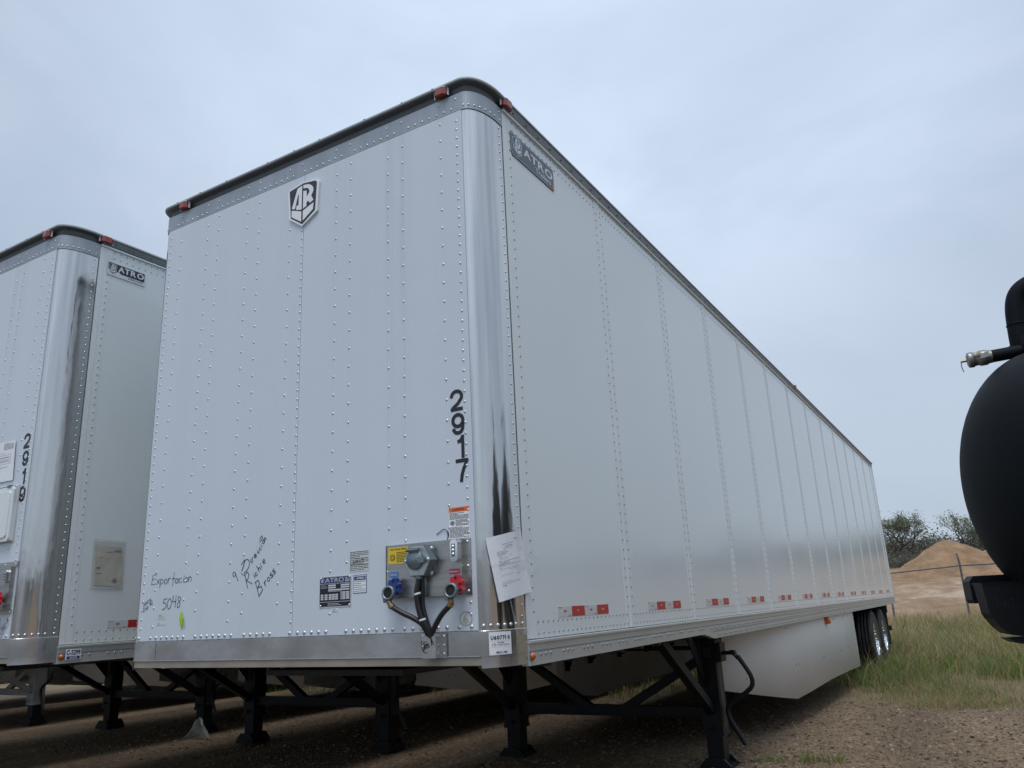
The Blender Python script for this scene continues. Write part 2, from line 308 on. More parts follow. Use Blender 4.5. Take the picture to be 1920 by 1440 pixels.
# ---------------------------------------------------------------- the shield emblem, in a unit square
def nrm(pts): return [((x+.077)/.257, (z-3.563)/.297) for x, z in pts]
EM = dict(outer=nrm([(.043, 3.86), (.149, 3.847), (.171, 3.835), (.18, 3.819), (.168, 3.631), (.047, 3.563), (-.055, 3.635), (-.062, 3.648), (-.077, 3.82), (-.071, 3.833)]),
 inner=nrm([(.051, 3.849), (.15, 3.835), (.163, 3.821), (.153, 3.639), (.05, 3.575), (-.046, 3.642), (-.063, 3.828)]),
 A=nrm([(.004, 3.826), (.043, 3.836), (.043, 3.674), (-.003, 3.685), (.001, 3.715), (.016, 3.71), (.017, 3.783), (.011, 3.784), (-.013, 3.693), (-.039, 3.704)]),
 R1=nrm([(.053, 3.836), (.096, 3.828), (.122, 3.812), (.135, 3.793), (.137, 3.773), (.12, 3.743), (.139, 3.709), (.109, 3.698), (.096, 3.717), (.083, 3.711), (.082, 3.686), (.054, 3.677)]),
 R2=nrm([(.0525, 3.813), (.086, 3.806), (.102, 3.79), (.105, 3.775), (.084, 3.75), (.081, 3.79), (.0525, 3.797)]),
 B1=nrm([(-.04, 3.692), (.042, 3.662), (.042, 3.593), (-.039, 3.648)]), B2=nrm([(.054, 3.663), (.14, 3.692), (.137, 3.649), (.055, 3.597)]))
def shield(mb, sp, d, rim, dark, light, thick=.001):
    mb.prism([sp(a, b, d) for a, b in EM['outer']], sp.n*thick, rim); d += thick
    mb.poly([sp(a, b, d+.0008) for a, b in EM['inner']], dark)
    for k in ('A', 'R1', 'B1', 'B2'): mb.poly([sp(a, b, d+.0016) for a, b in EM[k]], light)
    mb.poly([sp(a, b, d+.0024) for a, b in EM['R2']], dark)

# ================================================================ the trailer (local: x across, +x right side; y to the rear; z up)
HW, LEN = 1.295, 16.15
FP = Plane((0, 0, 0), (1, 0, 0), (0, 0, 1)); SP = Plane((HW, 0, 0), (0, 1, 0), (0, 0, 1))
SEAM = [1.508+1.1836*k for k in range(13)]
CA, CB = .0965, .20                                        # the rounded front corners: quarter ellipses in plan
def cpt(t, off=0):                                       # t 0..90 from the front to the side: point and normal
    c, q = math.cos(R(t)), math.sin(R(t)); n = Vector((q/CA, -c/CB)).normalized(); return HW-CA+CA*q+n.x*off, CB-CB*c+n.y*off, n.x, n.y
def path(off, y1=LEN, left=True, n=14):                   # plan outline of the body, offset outwards
    p = []
    if left:
        p += [(-HW-off, y1)]
        p += [(-cpt(90-90*i/n, off)[0], cpt(90-90*i/n, off)[1]) for i in range(n+1)]
    p += [cpt(90*i/n, off)[:2] for i in range(n+1)]
    p += [(HW+off, y1)]
    return p
def sweep(mb, prof, m=0, y1=LEN, left=True, smooth=False):
    pr = [path(o, y1, left=left) for o, z in prof]; n = len(pr[0])
    vs = [(x, y, prof[i][1]) for i in range(len(prof)) for x, y in pr[i]]
    mb.add(vs, [(i*n+j, i*n+j+1, (i+1)*n+j+1, (i+1)*n+j) for i in range(len(prof)-1) for j in range(n-1)], m, smooth)

def group_row(x0, x1, step=.0485, n=7, gap=.1):
    out = []; x = x0
    while x < x1-.001:
        for i in range(n):
            if x < x1: out.append(x)
            x += step
        x += gap-step
    return out
def wheel(parent, x, y, s):
    w = MB(); t = MB(); ax = (s, 0, 0); o = (x, y, .5)
    t.lathe([(.27, -.13), (.33, -.142), (.43, -.14), (.475, -.125), (.495, -.105), (.50, -.06), (.485, -.058), (.485, -.047), (.50, -.045), (.50, -.01), (.485, -.008), (.485, .008), (.50, .01),
             (.50, .045), (.485, .047), (.485, .058), (.50, .06), (.495, .105), (.475, .125), (.43, .14), (.33, .142), (.27, .13)], o, ax, 48)
    w.lathe([(.275, .128), (.285, .137), (.272, .12), (.262, .06), (.235, .035), (.20, .06), (.165, .085), (.12, .088), (.11, .10), (.06, .108), (0, .108)], o, ax, 40)
    for k in range(10): a = 2*math.pi*k/10; w.dome((x+s*.098, y+.143*math.cos(a), .5+.143*math.sin(a)), ax, .015, .03)
    r = bpy.data.objects.new('wheel', None); COL.objects.link(r); r.parent = parent
    t.build('tyre', 'rubber', r); w.build('rim', 'rim', r)

def build_trailer():
    T = empty('semi_trailer', (0, 0, 0), None, 'trailer')
    # --- front wall: two riveted sheets meeting at a centre seam
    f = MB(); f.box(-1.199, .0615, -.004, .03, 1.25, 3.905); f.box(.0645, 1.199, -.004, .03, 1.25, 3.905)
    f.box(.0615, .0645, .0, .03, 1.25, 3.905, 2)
    rg = random.Random(4)
    for k, x in enumerate((-1.062, -.80, -.695, -.425, -.318, -.05, .32, .428, .70, .802, 1.06)):
        z = 1.33+.1025*((k*.37) % 1)
        while z < 3.87:
            if not (.68 < x < 1.17 and 1.4 < z < 1.67) and not (.24 < x < .47 and 1.37 < z < 1.54): f.dome((x, -.004, z), (0, -1, 0), .0070, .0040, 1)
            z += .1025
    for x in (-1.17, .052, 1.165):
        z = 1.32
        while z < 3.88: f.dome((x, -.004, z), (0, -1, 0), .0068, .0038, 1); z += .0515
    for x in [-1.18]+group_row(-1.073, -.06)+[.047]+group_row(.102, .34, n=6)+group_row(.428, .72)+group_row(.79, 1.05, n=6)+[1.10, 1.165]:
        f.dome((x, -.004, 1.267), (0, -1, 0), .0098, .006, 1)
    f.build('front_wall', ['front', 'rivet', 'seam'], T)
    # --- corner posts of polished stainless, wrapping from the front to the side
    for s in (1, -1):
        c = MB(); n = 24
        pts = [cpt(90*i/n)[:2] for i in range(n+1)]+[(HW, .248)]
        vs = [(x, y, z) for z in (1.244, 3.903) for x, y in pts]; k = len(pts)
        c.add(vs, [(i, i+1, k+i+1, k+i) for i in range(k-1)], 0, True)
        z = 1.30
        while z < 3.88: c.dome((HW, .222, z), (1, 0, 0), .0065, .004, 1); z += .0505
        for t in (14, 30, 44, 57, 69, 80, 90): x, y, nx, ny = cpt(t); c.dome((x, y+(.022 if t == 90 else 0), 1.268), (nx, ny, 0), .0095, .006, 1)
        c.box(HW-.002, HW+.0015, .248, .254, 1.19, 4.0, 2)
        if s < 0: c = c.mirror()
        c.build('corner_post', ['stain', 'rivet', 'seam'], T)
    # --- galvanised band round the top
    b = MB(); sweep(b, [(.002, 3.9), (.004, 3.9), (.005, 3.903), (.005, 4.008), (-.03, 4.01)], 0, .252, smooth=False)
    for x in group_row(-1.11, 1.16): b.dome((x, -.005, 3.925), (0, -1, 0), .0068, .0042, 1)
    for x in (-1.08, -.812, -.706, -.431, -.325, -.062, .042, .312, .418, .692, .796, 1.057, 1.165): b.dome((x, -.005, 3.978), (0, -1, 0), .0068, .0042, 1)
    for s in (1, -1):
        for t in (8, 22, 36, 49, 61, 72): x, y, nx, ny = cpt(t, .005); b.dome((s*x, y, 3.925), (s*nx, ny, 0), .0068, .0042, 1)
        for y, z in ((.175, 3.925), (.225, 3.925), (.225, 3.978)): b.dome((s*(HW+.005), y, z), (s, 0, 0), .0068, .0042, 1)
    b.build('top_band', ['band', 'rivet'], T)
    # --- roof with its overhanging lip and the dark cove under it
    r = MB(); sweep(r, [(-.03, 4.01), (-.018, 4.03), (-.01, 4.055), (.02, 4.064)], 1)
    sweep(r, [(.02, 4.064), (.03, 4.064), (.033, 4.068), (.032, 4.078), (.02, 4.084), (-.06, 4.09)], 0)
    pr = path(-.06); vs = [(x, y, 4.09) for x, y in pr]; r.poly(vs, 2)
    rg = random.Random(9)
    for k in range(9):
        x = -1.1+k*.27+rg.uniform(-.06, .06); r.box(x, x+.010, -.034, -.02, 4.0785, 4.0805+rg.uniform(0, .0015), 0)
    r.build('roof', ['lip', 'cove', 'roof'], T)
    for s in (1, -1):
        t = MB(); t.prism([(HW-.02, .262, 4.02), (HW+.012, .262, 4.022), (HW+.026, .262, 4.060), (HW-.02, .262, 4.060)], (0, LEN-.30, 0), 0)
        t.prism([(HW-.02, .256, 3.998), (HW+.016, .256, 4.002), (HW+.016, .256, 4.012), (HW-.02, .256, 4.016)], (0, LEN-.27, 0), 1)
        y = .36
        while y < LEN-.2: t.dome((HW+.019, y, 4.040), (.94, 0, -.34), .008, .004, 2); y += .148
        if s < 0: t = t.mirror()
        t.build('top_rail', ['toprail', 'splice', 'cove'], T)
    # --- side walls: sheets, splice strips, rivets
    for s in (1, -1):
        w = MB(); w.box(HW-.035, HW, .252, LEN-.01, 1.195, 4.0, 0)
        for k, y in enumerate(SEAM):
            w.box(HW, HW+.0022, y-.062, y+.062, 1.197, 3.998, 1); w.box(HW, HW+.005, y-.011, y+.011, 1.197, 3.998, 1)
            if k < 12 or s > 0:
                z = 1.318
                while z < 3.93:
                    for dy in (-.037, .037): w.dome((HW+.0022, y+dy, z), (1, 0, 0), .0065, .0042, 2)
                    z += .055
        w.box(HW, HW+.003, .255, .292, 1.197, 3.998, 1); w.box(HW, HW+.0018, .293, .345, 1.197, 3.998, 1)
        w.box(HW, HW+.004, LEN-.10, LEN-.012, 1.197, 3.998, 1)
        z = 1.318
        while z < 3.93: w.dome((HW+.0018, .327, z), (1, 0, 0), .0062, .004, 2); z += .055
        y = .367
        while y < LEN-.12:
            if min(abs(y-q) for q in SEAM) > .02:
                e = .0022 if min(abs(y-q) for q in SEAM) < .062 else 0
                for z in (1.2185, 1.271, 3.937, 3.986): w.dome((HW+e, y, z), (1, 0, 0), .0062, .004, 2)
            y += .0515
        if s < 0: w = w.mirror()
        w.build('side_wall', ['side', 'splice', 'siderivet'], T)
    # --- rear frame and door face
    d = MB(); d.box(-HW-.004, HW+.004, LEN-.012, LEN+.06, 1.06, 1.20); d.box(-HW, HW, LEN-.01, LEN+.03, 1.20, 4.06, 1); d.box(HW-.05, HW+.006, LEN-.008, LEN+.05, 1.2, 4.075)
    d.box(-HW-.006, -HW+.05, LEN-.008, LEN+.05, 1.2, 4.075); d.build('rear_frame', ['rail', 'splice'], T)
    # --- bottom rails: thin ahead of the landing gear, deeper behind it
    for s in (1, -1):
        q = MB()
        q.prism([(HW-.03, .25, 1.045), (HW-.03, .25, 1.19)][:0] or [(HW+.001, .252, 1.192), (HW+.018, .252, 1.188), (HW+.018, .252, 1.178), (HW+.001, .252, 1.178)], (0, LEN-.27, 0), 0)
        pts = [(.252, 1.08), (2.84, 1.086), (3.08, 1.045), (LEN-.02, 1.045), (LEN-.02, 1.179), (.252, 1.179)]
        q.prism([(HW-.03, y, z) for y, z in pts], (.038, 0, 0), 0)
        q.box(HW+.008, HW+.0095, .252, LEN-.02, 1.140, 1.143, 2)
        q.box(HW+.008, HW+.010, 3.06, LEN-.02, 1.096, 1.099, 2)
        q.dome((HW+.008, .233+.03, 1.118), (1, 0, 0), .009, .006, 1)
        y = .364; n = 0; cnt = (3, 3, 3, 3, 3, 4, 4, 3, 2, 3, 3)
        for c in cnt:
            for i in range(c): q.dome((HW+.008, y+i*.05, 1.125), (1, 0, 0), .0085, .006, 1)
            y += .05*c+.082
        y = 3.13; q.dome((HW+.010, 3.03, 1.118), (1, 0, 0), .008, .005, 1)
        while y < LEN-.1:
            for dy in (0, .06): q.dome((HW+.010, y+dy, 1.118), (1, 0, 0), .0078, .005, 1); q.dome((HW+.010, y+dy+.05, 1.068), (1, 0, 0), .0078, .005, 1)
            y += .155
        if s < 0: q = q.mirror()
        q.build('bottom_rail', ['rail', 'siderivet', 'seam'], T)
    # --- stainless front sill that wraps round the corners, beige edge below
    q = MB(); sweep(q, [(.001, 1.249), (.0035, 1.246), (.0035, 1.140), (.001, 1.137), (-.02, 1.137)], 0, .25, smooth=False)
    for s in (1, -1):
        pts = [(x, y) for x, y in path(.0042, .25, left=False)]; pts = [(1.212, -.0042)]+[p for p in pts if p[0] > 1.214]
        k = len(pts); q.add([(s*x, y, z) for z in (1.092, 1.139) for x, y in pts], [(i, i+1, k+i+1, k+i) for i in range(k-1)], 0, True)
    q.box(-1.211, 1.211, .001, .05, 1.103, 1.1365, 1)
    q.box(-1.2, 1.2, -.0052, -.003, 1.1405, 1.1435, 2)
    for x in (-1.02, .905, 1.034): q.box(x, x+.0025, -.0050, -.002, 1.145, 1.244, 3)
    q.build('front_sill', ['sill', 'kick', 'rivet', 'seam'], T)
    # --- underside
    u = MB(); u.box(-HW+.04, HW-.04, .22, LEN-.03, 1.155, 1.20); u.box(-HW+.16, HW-.16, .06, .22, 1.155, 1.20)
    y = .5
    while y < LEN-.3: u.box(-HW+.04, HW-.04, y, y+.05, 1.06, 1.155); y += .3048
    for x in (-.48, .48): u.box(x-.05, x+.05, 9.8, LEN-.1, .86, 1.06)
    u.box(-.5, .5, .35, 1.6, 1.03, 1.06)
    u.build('underfloor', 'under', T)
    # --- landing gear
    g = bpy.data.objects.new('landing_gear', None); COL.objects.link(g); g.parent = T
    for s in (-1, 1):
        x = s*.97; l = MB(); l.box(x-.085, x+.085, 3.835, 4.005, .25, 1.13); l.box(x-.10, x+.10, 3.82, 4.02, .97, 1.12); l.box(x-.09, x+.09, 3.83, 4.01, .245, .275)
        if s > 0: l.box(x+.085, x+.088, 3.87, 3.95, .30, .82, 1); l.box(x+.085, x+.13, 3.85, 4.0, .82, .97)
        for zz in (1.0, 1.04, 1.085):
            for yy in (3.85, 3.99): l.dome((x+s*.10, yy, zz), (s, 0, 0), .011, .008)
        for xx in (-.05, .05):
            for zz in (.99, 1.05): l.dome((x+xx, 3.82, zz), (0, -1, 0), .010, .007)
        l.tube([(x, 3.825, .30), (x, 3.80, .30)], .016, 8); l.box(x-.05, x+.05, 3.822, 3.836, .86, .94, 1)
        l.build('leg', ['black', 'blackdust'], g)
        i = MB(); i.box(x-.068, x+.068, 3.852, 3.988, .03, .25)
        i.prism([(x-.13, 3.8, .0), (x+.13, 3.8, .0), (x+.125, 3.8, .025), (x+.075, 3.8, .075), (x-.075, 3.8, .075), (x-.125, 3.8, .025)], (0, .02, 0))
        i.prism([(x-.13, 4.02, .0), (x+.13, 4.02, .0), (x+.125, 4.02, .025), (x+.075, 4.02, .075), (x-.075, 4.02, .075), (x-.125, 4.02, .025)], (0, .02, 0))
        i.box(x-.13, x+.13, 3.79, 4.05, -.03, .012); i.box(x-.12, x+.12, 3.82, 4.02, .012, .03)
        i.build('foot', ['black'], g)
        c = MB(); c.bar((x, 3.86, .43), (x, 2.78, 1.06), .07, .07)
        c.prism([(x-.02, 3.82, .62), (x-.02, 3.40, 1.08), (x-.02, 3.52, 1.08), (x-.02, 3.74, .85), (x-.02, 3.74, 1.08), (x-.02, 3.82, 1.08)], (.012, 0, 0)); c.prism([(x-.02, 4.02, .80), (x-.02, 4.5, 1.08), (x-.02, 4.02, 1.08)], (.012, 0, 0))
        c.build('brace', 'black', g)
    c = MB(); c.box(-.885, .885, 3.88, 3.96, .372, .458); c.box(-.885, .885, 3.86, 3.88, .372, .382); c.bar((-.86, 3.92, .87), (-.17, 3.92, .425), .07, .07); c.bar((.86, 3.92, .82), (.15, 3.92, .425), .07, .07)
    c.tube([(-.9, 3.93, .93), (.9, 3.93, .93)], .018); c.box(-.95, .95, 3.85, 3.99, 1.02, 1.08)
    c.build('cross_brace', 'black', g)
    c = MB(); c.tube([(1.06, 3.92, .884), (1.19, 3.92, .888)], .016)
    c.bar((1.165, 3.90, .905), (1.238, 3.90, .835), .012, .055, up=(0, 1, 0)); c.bar((1.165, 3.94, .905), (1.238, 3.94, .835), .012, .055, up=(0, 1, 0)); c.tube([(1.19, 3.89, .888), (1.19, 3.95, .888)], .02); c.tube([(1.225, 3.89, .85), (1.225, 3.95, .85)], .016)
    c.tube([(1.222, 3.92, .86), (1.29, 3.92, .752), (1.312, 3.92, .71), (1.321, 3.92, .672), (1.318, 3.92, .636), (1.30, 3.92, .607), (1.248, 3.92, .566), (1.14, 3.92, .508), (1.105, 3.92, .478), (1.088, 3.92, .445), (1.087, 3.92, .41), (1.101, 3.92, .357), (1.206, 3.92, .17)], .019, 10)
    c.build('crank_handle', 'black', g)
    # --- side skirts
    for s in (1, -1):
        prof = [(.845, 4.55, .52), (1.04, 5.15, .415), (1.145, 5.7, .33), (1.185, 6.15, .27), (1.218, 6.8, .283), (1.236, 7.9, .297), (1.243, 9.2, .28), (1.245, 10.38, .252)]
        k = MB(); n = len(prof); vs = []
        for x, y, zb in prof: vs += [(x, y, zb), (x, y, 1.05), (x-.012, y, zb), (x-.012, y, 1.05)]
        fs = []
        for i in range(n-1):
            a = i*4; b = a+4; fs += [(a, b, b+1, a+1), (a+2, a+3, b+3, b+2), (a, a+2, b+2, b)]
        e = (n-1)*4; fs += [(0, 1, 3, 2), (e, e+2, e+3, e+1)]
        k.add(vs, fs, 0, True)
        def sx(y):
            for (x0, y0, _), (x1, y1, _) in zip(prof, prof[1:]):
                if y0 <= y <= y1: return x0+(x1-x0)*(y-y0)/(y1-y0)
            return prof[-1][0]
        for y, z in ((4.98, .58), (5.08, .58), (6.25, .60), (6.38, .60), (7.6, .575), (7.68, .575), (8.85, .57), (8.93, .57), (9.6, .57), (10.2, .57), (6.0, .99), (6.1, .99), (8.6, .99), (8.7, .99), (9.4, .99), (9.5, .99), (9.9, .99)):
            k.lathe([(.008, 0), (.007, .002), (0, .003)], (sx(y)+.0, y, z), (1, 0, 0), 8, 1)
        for y in (4.9, 5.9, 6.9, 7.9, 8.9, 9.9): k.bar((sx(y)-.065, y, .66), (sx(y)-.075, y, 1.06), .05, .03, 2); k.bar((sx(y)-.07, y, .68), (.55*HW, y, 1.06), .03, .03, 2)
        if s < 0: k = k.mirror()
        k.build('side_skirt', ['skirt', 'hole', 'black'], T)
    # --- wheels, axles, mud flaps
    for y in (12.75, 14.0):
        for s in (1, -1): wheel(T, s*(HW-.19), y, s); wheel(T, s*(HW-.50), y, s)
    a = MB()
    for y in (12.75, 14.0):
        a.tube([(-1.2, y, .5), (1.2, y, .5)], .065)
        for x in (-.5, .5): a.bar((x, y-.5, .62), (x, y+.45, .62), .09, .09); a.box(x-.06, x+.06, y-.55, y-.45, .6, .9); a.lathe([(.0, .66), (.11, .66), (.13, .76), (.10, .86), (0, .86)], (x, y+.35, 0), (0, 0, 1), 16)
    a.build('axle_group', 'black', T)
    for s in (1, -1):
        a = MB(); a.box(s*.95-.30, s*.95+.30, 14.72, 14.73, .30, .92); a.box(s*.95-.32, s*.95+.32, 14.70, 14.75, .90, 1.05); a.build('mud_flap', 'rubber', T)
    a = MB(); a.box(-1.15, 1.15, LEN-.08, LEN+.02, .5, .6); a.box(-.6, -.5, LEN-.08, LEN, .6, 1.06); a.box(.5, .6, LEN-.08, LEN, .6, 1.06); a.build('rear_guard', 'under', T)
    # --- lamps
    def roof_lamp(p, n, along, sc=1):
        p = Vector(p); n = Vector(n); al = Vector(along); up = Vector((0, 0, 1)); h = MB(); q = MB(); w = .052*sc
        for zz in (.022,): h.prism([p+al*(-w)+up*zz, p+al*w+up*zz, p+al*w*.95+n*.018+up*zz, p+al*w*.5+n*.034+up*zz, p-al*w*.5+n*.034+up*zz, p-al*w*.95+n*.018+up*zz], up*.004)
        for e in (-1, 1): h.bar(p+al*w*e+n*.002, p+al*w*e*.96+n*.012, .005, .044)
        prof = [(-.86, .0), (-.84, .020), (-.48, .036), (.48, .036), (.84, .020), (.86, .0)]
        vs = [p+al*w*a+n*d+up*zz for zz in (-.020, .021) for a, d in prof]; q.add(vs, [(i, i+1, 7+i, 6+i) for i in range(5)]+[(5, 4, 3, 2, 1, 0)], 0, False)
        r = h.build('clearance_lamp', 'white', T); q.build('lens', 'redlens', r)
    for x in (1.082, -1.04): roof_lamp((x, -.006, 4.040), (0, -1, 0), (1, 0, 0), .84)
    for s in (1, -1):
        roof_lamp((s*(HW+.006), .285, 4.05), (s, 0, 0), (0, 1, 0)); roof_lamp((s*(HW+.012), 7.93, 4.065), (s, 0, 0), (0, 1, 0))
        q = MB(); q.lathe([(.022, 0), (.022, .006), (.018, .007)], (s*(HW+.008), .276, 1.122), (s, 0, 0), 8, 1, False); q.lathe([(.0175, .005), (.016, .012), (.009, .018), (0, .02)], (s*(HW+.008), .276, 1.122), (s, 0, 0), 12)
        q.build('marker_lamp', ['amber', 'zinc'], T)
        q = MB(); q.box(s*1.235, s*1.285, 8.02, 8.15, .95, 1.05); q.box(s*1.225, s*1.232, 8.0, 8.17, .93, 1.07, 1); q.lathe([(.03, 0), (.022, .012), (0, .016)], (s*1.285, 8.09, .985), (s, 0, 0), 12)
        q.build('marker_lamp', ['amber', 'zinc'], T)
    # --- red and white reflective strips along both sides
    for s in (1, -1):
        pl = SP if s > 0 else Plane((-HW, 0, 0), (0, 1, 0), (0, 0, 1))
        for k in range(13):
            y0 = .577 if k == 0 else 1.80+1.1836*(k-1)
            q = MB(); sgn = 1 if s > 0 else -1
            for i in range(4):
                a = y0+i*.153; mi = i % 2
                q.box(s*HW if s > 0 else -HW-.0016, HW+.0016 if s > 0 else -HW, a, a+.1525, 1.283, 1.333, mi)
                if s > 0:
                    greek(q, pl, a+.062, 1.305, a+.092, 1.315, 2, 1 if mi == 0 else 0, .0024, .7, k*4+i)
                    if mi == 0: greek(q, pl, a+.005, 1.326, a+.04, 1.331, 1, 2, .0024, .6, k); greek(q, pl, a+.11, 1.285, a+.145, 1.290, 1, 2, .0024, .6, k+9)
            q.build('reflective_strip', ['tapewhite', 'tapered', 'greyink'], T)
    # --- name plate high on the left side is out of sight; emblem on the front
    return T
T1 = build_trailer()
T2 = copy_tree(T1); T2.location = (-1.295-3.328, -.236, .049)
T3 = copy_tree(T1); T3.location = (-1.295-6.72, .25, .03)
T4 = copy_tree(T1); T4.location = (-1.295-10.5, .22, .03)
T5 = copy_tree(T1); T5.location = (-1.295-13.9, .3, .02); T1.location = (-1.295, 0, 0)
for t, l in ((T1, 'white box trailer numbered 2917 filling the middle of the photo, on black landing legs'),
             (T2, 'white box trailer numbered 2919 at the left edge, standing beside the nearest trailer'),
             (T3, 'trailer hidden behind the two numbered ones, showing only black landing legs under trailer 2919'),
             (T4, 'trailer showing only a silver grey landing leg with a black foot below trailer 2919'),
             (T5, 'farthest trailer, only its pale skirt and legs in the gap behind the silver leg')):
    tag(t, l, 'trailer', 'box trailers parked side by side')
for ch in T4.children:                                   # the farthest trailer stands on silver legs
    if ch.name.startswith('landing_gear'):
        for p in ch.children:
            if p.name.startswith(('leg', 'brace', 'cross_brace')):
                p.data = p.data.copy()
                for i in range(len(p.data.materials)): p.data.materials[i] = M['silverleg']

# ---------------------------------------------------------------- markings and fittings of trailer 2917
HEAVY = {'2': [[(.0, .72)]+arc(.5, .70, .5, .30, 172, -25, 14)+[(.60, .30), (.15, .10), (.02, 0)], [(.0, 0), (1, 0)]],
         '9': [arc(.5, .68, .48, .32, 0, 360, 24), [(.98, .68), (.96, .40)]+arc(.50, .32, .46, .32, 15, -160, 12)], '1': [[(.62, -.08), (.62, 1.05)], [(.20, .78), (.40, .80), (.58, .98)]], '7': [[(.0, 1), (1, 1), (.66, .55), (.50, .25), (.42, -.08)]]}
def digits(T, t, rows, w, h, sh=0):
    q = MB()
    for c, (x, z) in zip(t, rows):
        for st in HEAVY[c]: stroke(q, FP, [(x+(.12+.76*a)*w, z+(.085+.83*b)*h) for a, b in st], .0175, 0, .0056)
    q.build('unit_number', 'ink', T)
def mk(name, mats, fn, T):
    q = MB(); fn(q); return q.build(name, mats, T)
FPF = Plane((0, -.004, 0), (1, 0, 0), (0, 0, 1))         # face of the front sheet
digits(T1, '2917', [(1.080, 2.258), (1.084, 2.141), (1.101, 2.030), (1.100, 1.917)], .078, .107)
digits(T2, '2919', [(1.088, 2.464), (1.094, 2.345), (1.104, 2.224), (1.108, 2.106)], .076, .103)
def emblem(q):
    sp = FPF.sub(-.062, 3.556, .192, 3.556, -.062, 3.849); shield(q, sp, .001, 0, 1, 0, .012)
for T in (T1, T2): mk('emblem', ['white', 'plate'], emblem, T)
def decal(q):                                            # slate name plate with cut corner
    a0, a1, b0, b1 = .338, .855, 3.776, 3.925
    out = [(a0, b0+.015), (a0, b1-.004), (a0+.004, b1), (a1-.006, b1), (a1, b1-.006), (a1, b0+.006), (a1-.006, b0), (a0+.018, b0)]
    q.prism([SP(a, b, .0045) for a, b in out], (.0008, 0, 0), 0)
    c = (.5*(a0+a1), .5*(b0+b1))
    def ins(k): return [(a+(k if a < c[0] else -k), b+(k if b < c[1] else -k)) for a, b in out]
    q.poly([SP(a, b, .0060) for a, b in ins(.005)], 1); q.poly([SP(a, b, .0066) for a, b in ins(.0085)], 0)
    sp = SP.sub(a0+.02, b0+.016, a0+.122, b0+.016, a0+.02, b1-.014); shield(q, sp, .0066, 1, 2, 1, .0008)
    text(q, SP, 'A', a0+.142, b0+.062, .085, .052, 1, .0075, .03); text(q, SP, 'T', a0+.226, b0+.062, .078, .052, 1, .0075, .03)
    text(q, SP, 'R', a0+.312, b0+.062, .078, .052, 1, .0075, .03); text(q, SP, 'O', a0+.398, b0+.060, .098, .056, 1, .0075, .03)
    text(q, SP, 'Trailers', a0+.278, b0+.020, .19, .032, 1, .0075, .012)
    q.poly([SP(a0+.476, b0+.012, .0075), SP(a0+.505, b0+.012, .0075), SP(a0+.505, b0+.05, .0075)], 3)
mk('name_decal', ['decal', 'silver', 'navy', 'rust'], decal, T1)
def decal2(q):                                           # silver and black name plate
    a0, a1, b0, b1 = .318, .628, 3.80, 3.905
    out = [(a0, b0+.012), (a0, b1), (a1, b1), (a1, b0), (a0+.012, b0)]
    q.prism([SP(a, b, .0045) for a, b in out], (.002, 0, 0), 1)
    q.poly([SP(a, b, .0075) for a, b in [(a0+.008, b0+.045), (a0+.008, b1-.007), (a1-.008, b1-.007), (a1-.008, b0+.03), (a0+.11, b0+.03), (a0+.09, b0+.045), (a0+.07, b0+.03)]], 0)
    sp = SP.sub(a0+.014, b0+.012, a0+.074, b0+.012, a0+.014, b1-.012); shield(q, sp, .0075, 1, 0, 1, .0006)
    for c, x, w in (('A', .085, .05), ('T', .134, .046), ('R', .186, .046), ('O', .238, .058)): text(q, SP, c, a0+x, b0+.045, w, .045, 1, .0085, .03)
    text(q, SP, 'REMOLQUES', a0+.17, b0+.010, .12, .014, 0, .0075, .01)
mk('name_plate', ['plate', 'silver'], decal2, T2)
# hand lettering on the front wall
WR = Plane((0, -.0042, 0), (1, 0, 0), (0, 0, 1))
def w1(q):
    pen(q, WR, '9', (-.378, 1.548), (-.353, 1.566), .050, .0036, 0)
    stroke(q, WR, [(-.308, 1.656), (-.318, 1.622), (-.328, 1.600)], .0050); stroke(q, WR, [(-.335, 1.634), (-.312, 1.657), (-.285, 1.660), (-.270, 1.645), (-.272, 1.622), (-.288, 1.600), (-.312, 1.588), (-.333, 1.589)], .0036)
    for t, p0, p1, h, w, sd in (('ire', (-.252, 1.632), (-.208, 1.678), .034, .0036, 5), ('cci', (-.205, 1.684), (-.172, 1.722), .030, .0034, 7), ('on', (-.168, 1.730), (-.143, 1.760), .034, .0042, 9)): pen(q, WR, t, p0, p1, h, w, 0, sd)
    stroke(q, WR, [(-.196, 1.742), (-.194, 1.768), (-.180, 1.778), (-.176, 1.765), (-.186, 1.752)], .0036)
    for t, p0, p1, h, w, sd in (('R', (-.278, 1.512), (-.236, 1.536), .066, .0038, 6), ('ic', (-.226, 1.556), (-.198, 1.582), .034, .0035, 4), ('hi', (-.192, 1.588), (-.166, 1.612), .038, .0038, 3), ('e', (-.158, 1.622), (-.138, 1.640), .042, .0040, 2)): pen(q, WR, t, p0, p1, h, w, 0, sd)
    for t, p0, p1, h, w, sd in (('B', (-.188, 1.466), (-.148, 1.492), .070, .0038, 8), ('r', (-.142, 1.512), (-.122, 1.528), .040, .0042, 1), ('o', (-.118, 1.528), (-.100, 1.545), .036, .0040, 2), ('ss', (-.098, 1.548), (-.060, 1.582), .044, .0044, 5)): pen(q, WR, t, p0, p1, h, w, 0, sd)
mk('marker_writing', 'ink', w1, T1)
